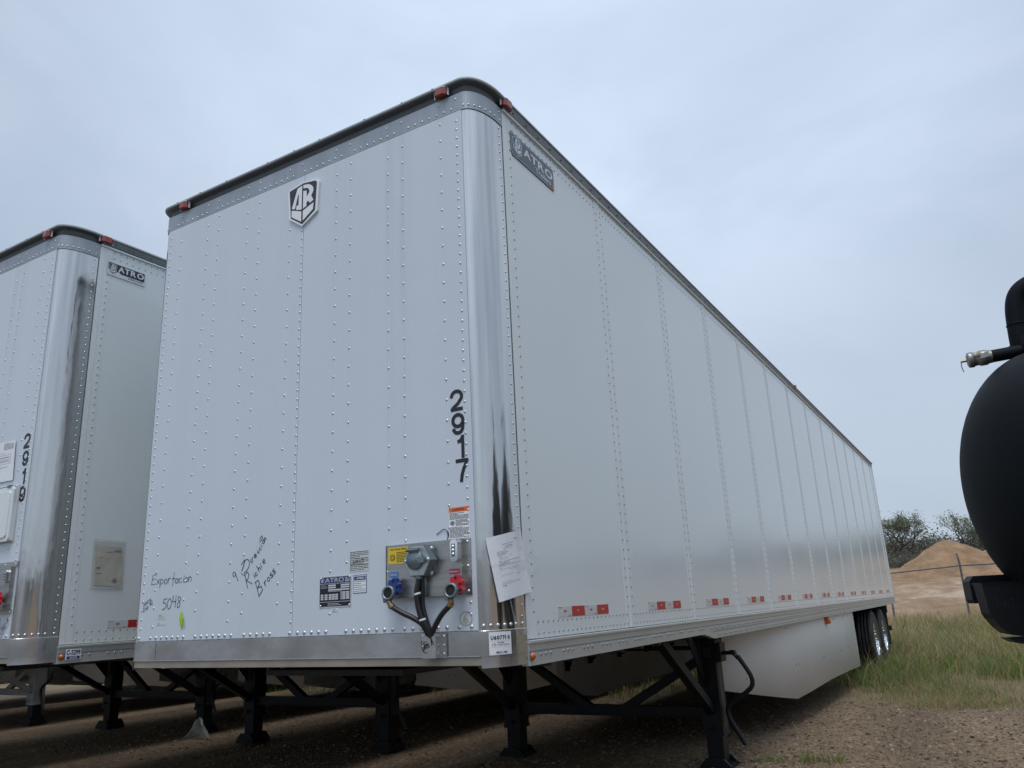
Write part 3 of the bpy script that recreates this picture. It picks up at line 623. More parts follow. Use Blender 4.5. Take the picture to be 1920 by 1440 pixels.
def w2(q):
    pen(q, WR, 'ExporTacion', (-1.10, 1.567), (-.735, 1.567), .052, .0036, 0, 2); pen(q, WR, '5048', (-.985, 1.425), (-.815, 1.430), .062, .0042, 0, 4)
    pen(q, WR, 'Alebo', (-1.155, 1.445), (-1.09, 1.482), .022, .0028, 0, 4); pen(q, WR, 'Exp #2', (-1.155, 1.415), (-1.07, 1.462), .022, .0028, 0, 9)
    for a in range(4): stroke(q, WR, [(-1.02+.022*a, 1.335), (-1.008+.022*a, 1.338)], .002)
    stroke(q, WR, [(-1.005, 1.352), (-1.006, 1.338)], .0025)
mk('marker_writing', 'pencil', w2, T1)
def w3(q):
    stroke(q, WR, arc(1.136, 1.303, .033, .029, 60, 430, 22), .0042); stroke(q, WR, [(1.142, 1.322), (1.126, 1.305), (1.122, 1.291), (1.134, 1.284), (1.146, 1.291), (1.14, 1.303), (1.126, 1.297)], .0042)
mk('marker_writing', 'gold', w3, T1)
def w4(q):
    pen(q, WR, 'LINE-X', (1.10, 1.275), (1.18, 1.36), .026, .0035, 0, 4); stroke(q, WR, [(1.11, 1.268), (1.18, 1.34)], .003)
    stroke(q, WR, arc(1.06, 1.33, .03, .05, -70, 80, 10), .003)
mk('marker_writing', 'pencil', w4, T2)

# connection box of trailer 2917
box = mk('connection_box', ['boxsteel', 'rivet', 'seam'], lambda q: (q.box(.706, 1.141, -.034, -.004, 1.406, 1.652), q.box(1.141, 1.176, -.009, -.004, 1.404, 1.652), q.box(.705, .708, -.036, -.034, 1.406, 1.652, 2),
     [q.dome((1.158, -.009, z), (0, -1, 0), .008, .005, 1) for z in (1.638, 1.53, 1.42)], [q.dome((.713, -.034, z), (0, -1, 0), .005, .003, 1) for z in (1.53, 1.42)]), T1)
BP = Plane((0, -.034, 0), (1, 0, 0), (0, 0, 1))
def lab_y(q):
    sheet(q, BP, .720, 1.565, .838, 1.641, .0003, .0014); text(q, BP, '7-WAY TRAILER WIRING', .730, 1.627, .10, .008, 1, .002, .02)
    c = (.746, 1.594); q.poly([BP(c[0]+.016*math.cos(a), c[1]+.016*math.sin(a), .002) for a in np.linspace(0, 6.1, 14)], 1); q.poly([BP(c[0]+.013*math.cos(a), c[1]+.013*math.sin(a), .0026) for a in np.linspace(0, 6.1, 14)], 0)
    for i in range(7):
        a = i*.9; q.poly([BP(c[0]+.008*math.cos(a)+.003*math.cos(b), c[1]+.008*math.sin(a)+.003*math.sin(b), .003) for b in np.linspace(0, 5.5, 6)], 1)
    greek(q, BP, .770, 1.570, .832, 1.620, 7, 1, .002, .45, 11)
mk('wiring_label', ['yellow', 'ink'], lab_y, box)
def socket(q):
    pl = BP; cx, cz = .935, 1.567
    q.prism([pl(a, b, .0002) for a, b in [(.875, 1.495), (.985, 1.497), (.997, 1.512), (1.0, 1.622), (.988, 1.636), (.88, 1.636), (.865, 1.62), (.865, 1.51)]], (0, -.012, 0), 0)
    hexa = [(cx+.080*math.cos(R(60*i)), cz+.080*math.sin(R(60*i))) for i in range(6)]
    q.prism([pl(a, b, .012) for a, b in hexa], (-.004, -.040, 0), 0); q.prism([pl(a*.95+cx*.05-.004, b*.95+cz*.05, .0522) for a, b in hexa], (0, -.004, 0), 1)
    o = pl(cx-.010, cz+.004, .0563); q.lathe([(.046, 0), (.046, .010), (.041, .018), (.0, .020)], o, (0, -1, 0), 24, 0)
    q.prism([pl(a, b, .0565) for a, b in [(cx-.04, cz+.038), (cx+.018, cz+.038), (cx+.018, cz+.056), (cx-.04, cz+.056)]], (0, -.022, 0), 0)
    q.box(cx+.02, cx+.05, -.034-.078, -.034-.0565, cz-.012, cz+.012, 0); q.tube([pl(cx-.046, cz+.047, .078), pl(cx+.024, cz+.047, .078)], .007, 8, 0)
    for a, b in ((cx-.066, cz), (cx+.060, cz+.002)): q.dome(pl(a, b, .056), (0, -1, 0), .010, .008, 1)
    for a, b in ((.983, 1.620), (.981, 1.508)): q.dome(pl(a, b, .012), (0, -1, 0), .012, .009, 1)
    q.tube([pl(.930, 1.505, .036), pl(.930, 1.485, .036)], .018, 10, 0)
mk('electrical_socket', ['zinc', 'zincface'], socket, box)
def lamp(q):
    q.prism([BP(a, b, .0003) for a, b in [(1.096, 1.563), (1.104, 1.551), (1.128, 1.551), (1.136, 1.563), (1.136, 1.636), (1.128, 1.648), (1.104, 1.648), (1.096, 1.636)]], (0, -.024, 0), 0)
    q.prism([BP(a, b, .0245) for a, b in [(1.104, 1.572), (1.122, 1.572), (1.122, 1.630), (1.104, 1.630)]], (0, -.002, 0), 1)
    for z in (1.584, 1.601, 1.618): q.dome(BP(1.113, z, .0265), (0, -1, 0), .008, .005, 0)
mk('work_lamp', ['chrome', 'zinc'], lamp, box)
mk('port_label', ['labelblue', 'silver'], lambda q: (sheet(q, BP, .728, 1.502, .780, 1.527), text(q, BP, 'SERVICE', .735, 1.510, .038, .009, 1, .002, .02)), box)
mk('port_label', ['crimson', 'silver'], lambda q: (sheet(q, BP, 1.073, 1.497, 1.131, 1.520), text(q, BP, 'EMERGENCY', 1.077, 1.504, .05, .008, 1, .002, .02)), box)
def gladhand(par, cx, cz, hm, pl=BP, k=1):
    g = MB(); g.lathe([(.0, 0), (.017, 0), (.017, .030), (.022, .032), (.020, .040), (.0, .042)], pl(cx+.006, cz-.018, 0), (0, -1, 0), 16, 0)
    d = Vector((.12, -.95, .10)).normalized(); o = pl(cx-.004, cz-.040, .040)
    g.lathe([(.0, 0), (.029, 0), (.034, .010), (.034, .028), (.030, .033), (.024, .033), (.022, .008), (.0, .008)], o, d, 22, 0)
    g.lathe([(.0, .026), (.0236, .026)], o, d, 18, 1)
    g.bar(pl(cx-.034, cz-.072, .046), pl(cx+.002, cz-.050, .040), .026, .020, 0); g.bar(pl(cx-.036, cz-.042, .042), pl(cx-.026, cz-.076, .046), .022, .024, 0)
    a = g.build('gladhand', ['zinc', 'hole'], par)
    h = MB(); out = [(-.036, .018), (-.03, .034), (-.012, .036), (0, .046), (.018, .040), (.022, .022), (.036, .012), (.034, -.012), (.04, -.03), (.022, -.044), (.006, -.034), (-.004, -.012), (-.03, -.002)]
    h.prism([pl(cx+.014+a_*.9, cz-.010+b_*.9, .022) for a_, b_ in out], (0, -.024, 0), 0)
    for a_, b_ in ((.0, .028), (.022, .0), (.026, -.026)): h.lathe([(.006, 0), (.006, .004), (0, .004)], pl(cx+.014+a_, cz-.010+b_, .046), (0, -1, 0), 10, 1)
    h.build('handle', [hm, 'hole'], a)
    b = MB(); b.tube([pl(cx-.004, cz-.072, .060), pl(cx+.006*k, cz-.090, .056)], .0125, 6, 0); b.tube([pl(cx+.006*k, cz-.090, .056), pl(cx+.014*k, cz-.102, .053)], .0155, 6, 0)
    b.build('hose_fitting', 'brass', a)
gladhand(box, .772, 1.468, 'blue'); gladhand(box, 1.124, 1.462, 'red', BP, -1)
def spl(p, n=6):                                         # smooth a polyline (Catmull-Rom)
    p = [Vector(x) for x in p]; q = [p[0]]+p+[p[-1]]; out = []
    for i in range(1, len(q)-2):
        for j in range(n):
            t = j/n; a, b, c, d = q[i-1:i+3]
            out.append(.5*((2*b)+(c-a)*t+(2*a-5*b+4*c-d)*t*t+(3*b-a-3*c+d)*t**3))
    return out+[p[-1]]
hs = MB()
hs.tube(spl([(.784, -.088, 1.369), (.805, -.088, 1.358), (.845, -.084, 1.338), (.890, -.072, 1.316), (.930, -.056, 1.288), (.950, -.045, 1.25), (.955, -.03, 1.22)]), .0125, 10)
hs.build('air_hose', 'hose', T1)
hs = MB(); hs.tube(spl([(1.112, -.088, 1.363), (1.094, -.086, 1.350), (1.052, -.074, 1.322), (1.008, -.060, 1.278), (.985, -.046, 1.25), (.98, -.03, 1.22)]), .0125, 10); hs.build('air_hose', 'hose', T1)
hs = MB(); hs.tube(spl([(.930, -.070, 1.487), (.920, -.074, 1.43), (.921, -.072, 1.38), (.935, -.066, 1.32), (.958, -.052, 1.27), (.970, -.04, 1.23)]), .0145, 10)
for p in ((.920, -.073, 1.42), (.940, -.063, 1.306)): hs.lathe([(.0165, -.004), (.0165, .004)], p, (.25, .1, -1), 10, 1)
hs.build('power_cable', ['hose', 'white'], T1)
hs = MB(); hs.tube(spl([(.938, -.056, 1.50), (.938, -.056, 1.43), (.936, -.055, 1.38), (.948, -.052, 1.32), (.966, -.042, 1.26), (.975, -.03, 1.22)]), .010, 8); hs.build('power_cable', 'hose', T1)
mk('hose_bracket', ['sill', 'rivet', 'ink'], lambda q: (q.box(.924, 1.000, -.050, -.006, 1.139, 1.246), q.box(1.000, 1.030, -.0085, -.0058, 1.137, 1.247),
     [q.dome((1.016, -.0085, z), (0, -1, 0), .0065, .004, 1) for z in (1.155, 1.192, 1.230)], [q.dome((.928, -.050, z), (0, -1, 0), .005, .003, 1) for z in (1.19, 1.235)],
     pen(q, Plane((0, -.050, 0), (1, 0, 0), (0, 0, 1)), 'Gen A', (.930, 1.172), (.992, 1.200), .036, .0036, 2, 5), stroke(q, Plane((0, -.050, 0), (1, 0, 0), (0, 0, 1)), arc(.945, 1.186, .018, .024, 70, 290, 9), .003, 2)), T1)
# printed labels of trailer 2917
def lab(fn, mats, T=T1, name='label'): return mk(name, mats, fn, T)
def warn(q):
    sheet(q, FPF, 1.058, 1.657, 1.172, 1.800, .0003, .0014); quad(q, FPF, 1.058, 1.778, 1.172, 1.800, .0018, 1)
    text(q, FPF, 'ADVERTENCIA', 1.087, 1.784, .06, .009, 2, .0024, .015); q.poly([FPF(1.077, 1.784, .0024), FPF(1.085, 1.784, .0024), FPF(1.081, 1.793, .0024)], 2)
    greek(q, FPF, 1.062, 1.744, 1.168, 1.775, 6, 2, .0018, .5, 1); greek(q, FPF, 1.095, 1.714, 1.168, 1.742, 6, 2, .0018, .5, 2); q.poly([FPF(1.077+.013*math.cos(a), 1.728+.011*math.sin(a), .0018) for a in np.linspace(0, 5.9, 9)], 3)
    greek(q, FPF, 1.062, 1.660, 1.168, 1.710, 9, 2, .0018, .5, 3)
lab(warn, ['white', 'orange', 'ink', 'greyink'], name='warning_label')
def l1(q):
    sheet(q, FPF, .449, 1.546, .574, 1.648, .0003, .0014); greek(q, FPF, .453, 1.550, .570, 1.645, 12, 1, .0018, .4, 5); quad(q, FPF, .452, 1.608, .571, 1.6092, .0018, 1); quad(q, FPF, .452, 1.58, .571, 1.5812, .0018, 1)
    pen(q, Plane((0, -.006, 0), (1, 0, 0), (0, 0, 1)), 'pola e 9', (.475, 1.589), (.54, 1.592), .014, .0016, 1)
lab(l1, ['tapewhite', 'ink'], name='certificate_label')
def l2(q):
    sheet(q, FPF, .474, 1.442, .560, 1.529, .0003, .0014, 1); quad(q, FPF, .477, 1.445, .557, 1.526, .0018, 0); quad(q, FPF, .480, 1.504, .554, 1.523, .0024, 1); text(q, FPF, 'ATRO', .496, 1.508, .05, .011, 0, .003, .02)
    greek(q, FPF, .481, 1.448, .553, 1.502, 6, 1, .0024, .25, 7)
lab(l2, ['white', 'navy'], name='inspection_label')
def plate(q):
    q.prism([FPF(a, b, .0005) for a, b in [(.250, 1.386), (.254, 1.382), (.457, 1.382), (.461, 1.386), (.461, 1.528), (.457, 1.533), (.254, 1.533), (.250, 1.528)]], (0, -.002, 0), 1)
    quad(q, FPF, .254, 1.387, .457, 1.529, .0032, 0); quad(q, FPF, .256, 1.4985, .455, 1.527, .0036, 2)
    sp = FPF.sub(.262, 1.501, .283, 1.501, .262, 1.525); shield(q, sp, .0036, 1, 0, 1, .0003)
    text(q, FPF, 'ATRO', .290, 1.5035, .125, .021, 1, .0042, .0); greek(q, FPF, .424, 1.502, .452, 1.525, 3, 1, .0042, .6, 4)
    quad(q, FPF, .252, 1.496, .459, 1.498, .0042, 1)
    for a0, a1, b0, b1 in ((.312, .362, 1.484, 1.492), (.395, .452, 1.484, 1.492), (.312, .362, 1.474, 1.481), (.395, .452, 1.474, 1.481), (.312, .452, 1.463, 1.470)): quad(q, FPF, a0, b0, a1, b1, .0042, 1)
    for c, (a0, a1) in enumerate(((.262, .28), (.288, .308), (.316, .335), (.338, .356), (.359, .378), (.395, .402), (.406, .426), (.43, .452))):
        for r_ in range(4): b = 1.419+.0098*r_; quad(q, FPF, a0, b, a1, b+.0078, .0042, 1 if (r_ < 3 or c > 4) else 0)
    greek(q, FPF, .262, 1.474, .306, 1.493, 3, 1, .0042, .3, 3); greek(q, FPF, .312, 1.456, .452, 1.462, 1, 1, .0042, .4, 3); quad(q, FPF, .256, 1.408, .455, 1.410, .0042, 1); greek(q, FPF, .31, 1.390, .40, 1.404, 2, 1, .0042, .4, 8)
    for a, b in ((.26, 1.524), (.451, 1.524), (.26, 1.391), (.451, 1.391)): q.dome(FPF(a, b, .003), (0, -1, 0), .006, .004, 3)
lab(plate, ['plate', 'silver', 'navy', 'rivet'], name='spec_plate')
lab(lambda q: (sheet(q, FPF, .334, 1.359, .379, 1.377, .0003, .0014), text(q, FPF, '0902710', .338, 1.362, .037, .005, 1, .002, .02), greek(q, FPF, .338, 1.371, .375, 1.376, 1, 1, .002, .4)), ['white', 'ink'], name='number_label')
lab(lambda q: (sheet(q, FPF, -1.022, 1.370, -.950, 1.403, .0003, .0014), greek(q, FPF, -1.01, 1.376, -.96, 1.398, 2, 1, .0018, .3, 4)), ['tapewhite', 'greyink'], name='tape_patch')
def tagU(q):                                             # inspection tag wrapped on the curved corner of the sill
    g = [cpt(t, .0062)[:2] for t in (24, 30, 36, 42, 48, 54, 60, 66)]
    L_ = [0]
    for a, b in zip(g, g[1:]): L_.append(L_[-1]+math.hypot(b[0]-a[0], b[1]-a[1]))
    W = L_[-1]
    def P(u, v, d=0):
        t = u*W; i = max(j for j in range(len(g)-1) if L_[j] <= t+1e-9); k = (t-L_[i])/(L_[i+1]-L_[i]); a, b = g[i], g[i+1]
        nx, ny = (b[1]-a[1]), -(b[0]-a[0]); n = math.hypot(nx, ny); return (a[0]+(b[0]-a[0])*k+nx/n*d, a[1]+(b[1]-a[1])*k+ny/n*d, 1.144+.096*v)
    for i in range(len(g)-1):
        u0, u1 = L_[i]/W, L_[i+1]/W; q.add([P(u0, 0), P(u1-1e-6, 0), P(u1-1e-6, 1), P(u0, 1)], [(0, 1, 2, 3)], 0)
    def tx(t, u0, v0, w, h, m, bold):
        v, f = text_geo(t, bold); q.add([P(min(.999, u0+x*w), v0+y*h, .0012) for x, y in v], f, m)
    for j, c in enumerate('U607710'): tx(c, .07+.124*j, .66, .105 if c != '1' else .042, .18, 1, .035)
    for (u0, v0, u1, v1) in ((.05, .34, .95, .345), (.05, .60, .95, .605)):
        for i in range(8): a = u0+(u1-u0)*i/8; b = u0+(u1-u0)*(i+1)/8; q.add([P(a, v0, .0012), P(b, v0, .0012), P(b, v1, .0012), P(a, v1, .0012)], [(0, 1, 2, 3)], 3)
    tx('rb', .12, .39, .16, .16, 2, .0); tx('RITCHIE BROS.', .34, .505, .30, .055, 1, .02); tx('Inspection Operations', .34, .40, .55, .07, 1, .012)
    tx('800.211.3983', .27, .06, .50, .09, 1, .03)
mk('inspection_tag', ['white', 'ink', 'rust', 'greyink'], tagU, T1)
hs = MB(); hs.tube(spl([(1.055, -.007, 1.668), (1.052, -.007, 1.69), (1.03, -.008, 1.705), (1.0, -.007, 1.692), (.985, -.006, 1.683)]), .0016, 5); hs.tube(spl([(1.045, -.006, 1.655), (1.05, -.007, 1.675), (1.045, -.006, 1.69)]), .0016, 5); hs.build('loose_wire', 'hose', T1)
# ---------------------------------------------------------------- fittings of trailer 2919
b2 = mk('connection_box', ['boxsteel', 'rivet', 'seam'], lambda q: (q.box(.75, 1.185, -.034, -.004, 1.425, 1.690), q.box(.73, 1.203, -.0095, -.0045, 1.690, 1.7215), q.box(.73, 1.195, -.0095, -.0045, 1.398, 1.425), q.box(.752, 1.183, -.0352, -.034, 1.675, 1.688),
     [q.dome((x, -.0095, z), (0, -1, 0), .007, .004, 1) for x in (.75, .95, 1.06, 1.18) for z in (1.708, 1.411)]), T2)
BP2 = Plane((0, -.034, 0), (1, 0, 0), (0, 0, 1))
gladhand(b2, 1.125, 1.505, 'red', BP2); gladhand(b2, .80, 1.505, 'blue', BP2)
mk('work_lamp', ['chrome', 'zinc'], lambda q: (q.prism([BP2(a, b, .0003) for a, b in [(1.138, 1.60), (1.146, 1.588), (1.168, 1.588), (1.176, 1.60), (1.176, 1.655), (1.168, 1.668), (1.146, 1.668), (1.138, 1.655)]], (0, -.022, 0)), [q.dome(BP2(1.157, z, .0225), (0, -1, 0), .0085, .006, 1) for z in (1.612, 1.628, 1.645)]), b2)
mk('document_box', ['splice', 'zinc', 'rail'], lambda q: (q.box(.66, 1.105, -.030, -.004, 1.86, 2.205), q.prism([(.655, -.030, 1.875), (.675, -.030, 1.855), (1.09, -.030, 1.855), (1.11, -.030, 1.875), (1.11, -.030, 2.19), (1.09, -.030, 2.21), (.675, -.030, 2.21), (.655, -.030, 2.19)], (0, -.010, 0)),
     q.prism([(.68, -.040, 1.895), (.70, -.040, 1.88), (1.065, -.040, 1.88), (1.085, -.040, 1.895), (1.085, -.040, 2.165), (1.065, -.040, 2.18), (.70, -.040, 2.18), (.68, -.040, 2.165)], (0, -.008, 0)), q.box(.64, 1.118, -.0075, -.004, 1.845, 2.22, 2),
     [q.box(x, x+.04, -.045, -.028, 2.205, 2.222, 1) for x in (.80, 1.03)], q.tube([(.78, -.036, 2.213), (1.08, -.036, 2.213)], .004, 6, 1)), T2)
lab(lambda q: (sheet(q, SP, .300, 1.100, .402, 1.166, .0155, .0165), text(q, SP, 'C-3299', .306, 1.129, .09, .032, 1, .0175, .03), quad(q, SP, .308, 1.103, .396, 1.122, .0172, 1), text(q, SP, '2022', .327, 1.106, .05, .013, 0, .0182, .01)), ['white', 'navy'], T2, 'registration_label')

# ---------------------------------------------------------------- papers taped on the trailers, things of their own
def paper_grid():
    G = [[(1.241, 0.01, 1.646), (1.255, 0.025, 1.65), (1.267, 0.043, 1.655), (1.278, 0.065, 1.66), (1.287, 0.089, 1.665), (1.294, 0.117, 1.671), (1.3, 0.148, 1.677), (1.303, 0.184, 1.683), (1.303, 0.226, 1.691)], [(1.247, 0.016, 1.598), (1.26, 0.032, 1.603), (1.272, 0.051, 1.608), (1.281, 0.073, 1.613), (1.29, 0.098, 1.618), (1.296, 0.126, 1.624), (1.301, 0.158, 1.63), (1.303, 0.195, 1.636), (1.303, 0.236, 1.643)], [(1.253, 0.023, 1.551), (1.265, 0.04, 1.555), (1.276, 0.06, 1.56), (1.285, 0.082, 1.565), (1.292, 0.108, 1.571), (1.298, 0.137, 1.576), (1.302, 0.169, 1.582), (1.303, 0.207, 1.589), (1.304, 0.247, 1.596)], [(1.259, 0.03, 1.504), (1.27, 0.048, 1.508), (1.28, 0.069, 1.513), (1.288, 0.092, 1.519), (1.294, 0.118, 1.524), (1.3, 0.147, 1.53), (1.303, 0.18, 1.535), (1.303, 0.218, 1.542), (1.305, 0.258, 1.548)], [(1.264, 0.038, 1.457), (1.274, 0.057, 1.462), (1.283, 0.078, 1.467), (1.291, 0.101, 1.472), (1.297, 0.128, 1.477), (1.301, 0.158, 1.483), (1.303, 0.192, 1.489), (1.304, 0.23, 1.495), (1.306, 0.269, 1.501)], [(1.269, 0.046, 1.41), (1.278, 0.066, 1.415), (1.286, 0.087, 1.42), (1.293, 0.111, 1.425), (1.298, 0.138, 1.431), (1.302, 0.169, 1.436), (1.303, 0.204, 1.442), (1.305, 0.241, 1.448), (1.308, 0.28, 1.454)], [(1.274, 0.055, 1.364), (1.282, 0.075, 1.369), (1.289, 0.097, 1.374), (1.295, 0.122, 1.379), (1.3, 0.149, 1.384), (1.303, 0.18, 1.39), (1.305, 0.216, 1.395), (1.307, 0.253, 1.401), (1.311, 0.29, 1.407)]]
    A = np.array(G); A[..., 0] += .003+.003*np.sin(np.arange(9)*.8)[None, :]-1.295; return A
PG = paper_grid()
def pg(u, v, d=0):                                       # u across, v down
    x = min(max(u, 0), .9999)*8; y = min(max(v, 0), .9999)*6; i, j = int(x), int(y); a, b = x-i, y-j
    p = (PG[j, i]*(1-a)+PG[j, i+1]*a)*(1-b)+(PG[j+1, i]*(1-a)+PG[j+1, i+1]*a)*b
    t = Vector(PG[j, i+1]-PG[j, i]).normalized(); n = Vector((t.y, -t.x, 0)).normalized(); return Vector(p)+n*d
def paper_sheet():
    q = MB(); vs = [pg(i/16, j/12, .0) for j in range(13) for i in range(17)]; q.add(vs, [(j*17+i, j*17+i+1, (j+1)*17+i+1, (j+1)*17+i) for j in range(12) for i in range(16)], 0, True)
    rg = random.Random(5)
    def blk(u0, v0, u1, v1, m=1):
        k = max(1, int((u1-u0)*8)); 
        for i in range(k): a, b = u0+(u1-u0)*i/k, u0+(u1-u0)*(i+1)/k; q.add([pg(a, v1, .0016), pg(b, v1, .0016), pg(b, v0, .0016), pg(a, v0, .0016)], [(0, 1, 2, 3)], m)
    def line(v, u0, u1, h=.006, m=1):
        u = u0
        while u < u1: w = rg.uniform(.03, .09); blk(u, v, min(u+w, u1), v+h, m); u += w+.012
    for v, a, b, h in ((.10, .78, .88, .008), (.15, .42, .75, .006), (.185, .5, .72, .009), (.215, .42, .72, .005), (.25, .22, .5, .006), (.275, .22, .55, .007), (.30, .22, .48, .007), (.33, .25, .36, .006), (.33, .6, .66, .005), (.36, .25, .5, .005),
                       (.39, .22, .30, .006), (.41, .25, .85, .007), (.44, .2, .55, .009), (.47, .2, .86, .005), (.50, .2, .26, .006), (.525, .2, .8, .004), (.55, .5, .83, .004), (.62, .2, .6, .004), (.645, .7, .8, .004), (.72, .2, .5, .004), (.75, .2, .78, .005), (.775, .2, .33, .008)): line(v, a, b, h)
    return q.build('paper_sheet', ['paper', 'greyink'])
P1 = tag(paper_sheet(), 'white printed sheet taped slantwise over the polished corner of trailer 2917', 'paper')
def strip(pts, w):
    q = MB()
    for a, b in zip(pts, pts[1:]):
        a = Vector(a); b = Vector(b); q.add([a-Vector((0, 0, w/2)), b-Vector((0, 0, w/2)), b+Vector((0, 0, w/2)), a+Vector((0, 0, w/2))], [(0, 1, 2, 3)])
    return q
def onface(y, z, d=.014): return (.0+d, y, z)
strip([(-.085, -.004, 1.566), (-.062, .018, 1.564)]+[tuple(pg(u, .42+.06*u, .003)) for u in (0, .25, .5, .75, 1)]+[(.017, .30, 1.585), (.013, .40, 1.58)], .016).build('tape_strip', 'tape', P1)
strip([tuple(pg(u, .62-.05*u, .003)) for u in (.7, .85, 1)]+[(.02, .32, 1.50), (.013, .40, 1.52)], .02).build('tape_strip', 'tape', P1)
q = MB(); q.add([pg(.82, .3, .003), pg(.95, .3, .003), (.0125, .19, 1.78), (.0125, .155, 1.77)], [(0, 1, 2, 3)]); q.build('tape_strip', 'tape', P1)
q = MB(); q.add([pg(.3, .95, .003), pg(.34, .95, .003), (.012, .16, 1.22), (.012, .15, 1.22)], [(0, 1, 2, 3)]); q.add([pg(.86, .95, .003), pg(.92, .95, .003), (.012, .27, 1.22), (.012, .20, 1.22)], [(0, 1, 2, 3)]); q.build('tape_strip', 'tape', P1)
def abs_plane(T): return Plane(Vector(T.location)+Vector((0, -.004, 0)), (1, 0, 0), (0, 0, 1)), Plane(Vector(T.location)+Vector((HW, 0, 0)), (0, 1, 0), (0, 0, 1))
f2, s2 = abs_plane(T2)
def paper2(q):
    sp = f2.sub(.76, 2.262, 1.022, 2.262, .742, 2.54); c = [(0, .02), (1, .0), (.97, 1), (0, 1.02)]
    q.prism([sp(a, b, .0075) for a, b in c], (0, -.0012, 0), 0)
    sp2 = Plane(sp.o, sp.r, sp.u); sp2.n = sp.n
    greek(q, sp2, .45, .80, .92, .97, 6, 1, .0105, .35, 3); greek(q, sp2, .2, .42, .85, .75, 6, 1, .0105, .12, 4)
    for b in (.36, .52, .60): quad(q, sp2, .3, b, .72, b+.008, .0105, 1)
q = MB(); paper2(q); tag(q.build('paper_sheet', ['paper', 'greyink']), 'white printed sheet taped on the front wall of trailer 2919 above its document box', 'paper')
def pouch():
    q = MB(); sp = s2.sub(.43, 1.54, .668, 1.54, .42, 1.877)
    q.prism([sp(a, b, .003) for a, b in ((0, .02), (.0, 1), (.5, .98), (1, .98), (.99, .0), (.5, -.005))], (.002, 0, 0), 0)
    for a0, b0, a1, b1 in ((.02, .03, .98, .05), (0.0, .93, 1, .96)): q.add([sp(a0, b0, .0115), sp(a1, b0, .0115), sp(a1, b1, .0115), sp(a0, b1, .0115)], [(0, 1, 2, 3)], 0)
    o = q.build('document_pouch', 'sleeve'); p = MB(); p.prism([sp(a, b, .006) for a, b in ((.10, .08), (.07, .86), (.90, .84), (.93, .05))], (.001, 0, 0), 0)
    for a0, b0, a1, b1 in ((.66, .74, .88, .78), (.38, .73, .6, .745), (.2, .62, .3, .63), (.12, .40, .25, .44), (.12, .30, .3, .32)): p.add([sp(a0, b0, .0078), sp(a1, b0, .0078), sp(a1, b1, .0078), sp(a0, b1, .0078)], [(0, 1, 2, 3)], 1)
    for a, b in ((.0, .09), (1.1, .09), (2.2, .08), (3.4, .09), (4.4, .07), (5.4, .08)):
        p.add([sp(.70, .165, .0078), sp(.70+.5*b*math.cos(a-.5), .165+.4*b*math.sin(a-.5), .0078), sp(.70+1.3*b*math.cos(a), .165+.9*b*math.sin(a), .0078)], [(0, 1, 2)], 2)
    p.build('paper_insert', ['oldpaper', 'greyink', 'ink'], o); return o
tag(pouch(), 'clear plastic pouch with yellowed papers stuck low on the side of trailer 2919', 'document pouch')
f1, s1 = abs_plane(T1)
q = MB(); pts = [(-.806, 1.413), (-.798, 1.395), (-.787, 1.362), (-.788, 1.335), (-.796, 1.316), (-.803, 1.335), (-.812, 1.352), (-.817, 1.372), (-.808, 1.385)]
q.prism([f1(a, b, .006) for a, b in pts], (0, -.004, 0), 0); q.prism([f1(a, b, .010) for a, b in ((-.804, 1.405), (-.796, 1.37), (-.798, 1.33), (-.802, 1.36))], (0, -.004, 0), 0)
q.poly([f1(a, b, .002) for a, b in ((-.792, 1.375), (-.778, 1.352), (-.770, 1.325), (-.780, 1.312), (-.795, 1.318))], 1)  # leaf's green reflection in the sheet, painted as a pale patch
tag(q.build('leaf', ['green', 'greenreflect']), 'small bright lime green leaf stuck low on the front wall of trailer 2917', 'leaf')

# ================================================================ ground
def fbm(x, y, s=1.0, seed=0):
    r = np.zeros_like(x); a = 1
    rg = np.random.default_rng(seed)
    for o in range(4):
        for k in range(3):
            t = rg.uniform(0, 6.28); ph = rg.uniform(0, 6.28); f = (2**o)/s*rg.uniform(.7, 1.3); r += a/3*np.sin((x*math.cos(t)+y*math.sin(t))*f+ph)
        a *= .5
    return r
def height(x, y):
    x = np.asarray(x, float); y = np.asarray(y, float); d = np.hypot(x+1, y-2); s = np.clip((d-24)/10, 0, 1)
    far = .058*np.clip(d-26, 0, 84)*s
    return far+.012*fbm(x, y, 1.3, 1)*np.clip((d-4)/6, .3, 1)-.02*np.clip((d-4)/6, 0, 1)+.16*s*fbm(x, y, 5, 2)+.10*s*fbm(x, y, 1.5, 3)+.05*s*fbm(x, y, .6, 4)
def mesh_np(name, V, F, mats, mi=None, smooth=False, cols=None):
    me = bpy.data.meshes.new(name); V = np.asarray(V, np.float32); F = np.asarray(F, np.int32); k = F.shape[1]
    me.vertices.add(len(V)); me.vertices.foreach_set('co', V.ravel()); me.loops.add(F.size); me.loops.foreach_set('vertex_index', F.ravel())
    me.polygons.add(len(F)); me.polygons.foreach_set('loop_start', np.arange(len(F), dtype=np.int32)*k); me.polygons.foreach_set('loop_total', np.full(len(F), k, np.int32))
    if mi is not None: me.polygons.foreach_set('material_index', np.asarray(mi, np.int32))
    me.polygons.foreach_set('use_smooth', np.full(len(F), smooth))
    if cols is not None:
        ca = me.color_attributes.new('tint', 'FLOAT_COLOR', 'POINT'); ca.data.foreach_set('color', np.c_[cols, np.ones(len(cols))].astype(np.float32).ravel())
    for m in mats: me.materials.append(m)
    me.update(); me.validate(); o = bpy.data.objects.new(name, me); COL.objects.link(o); return o
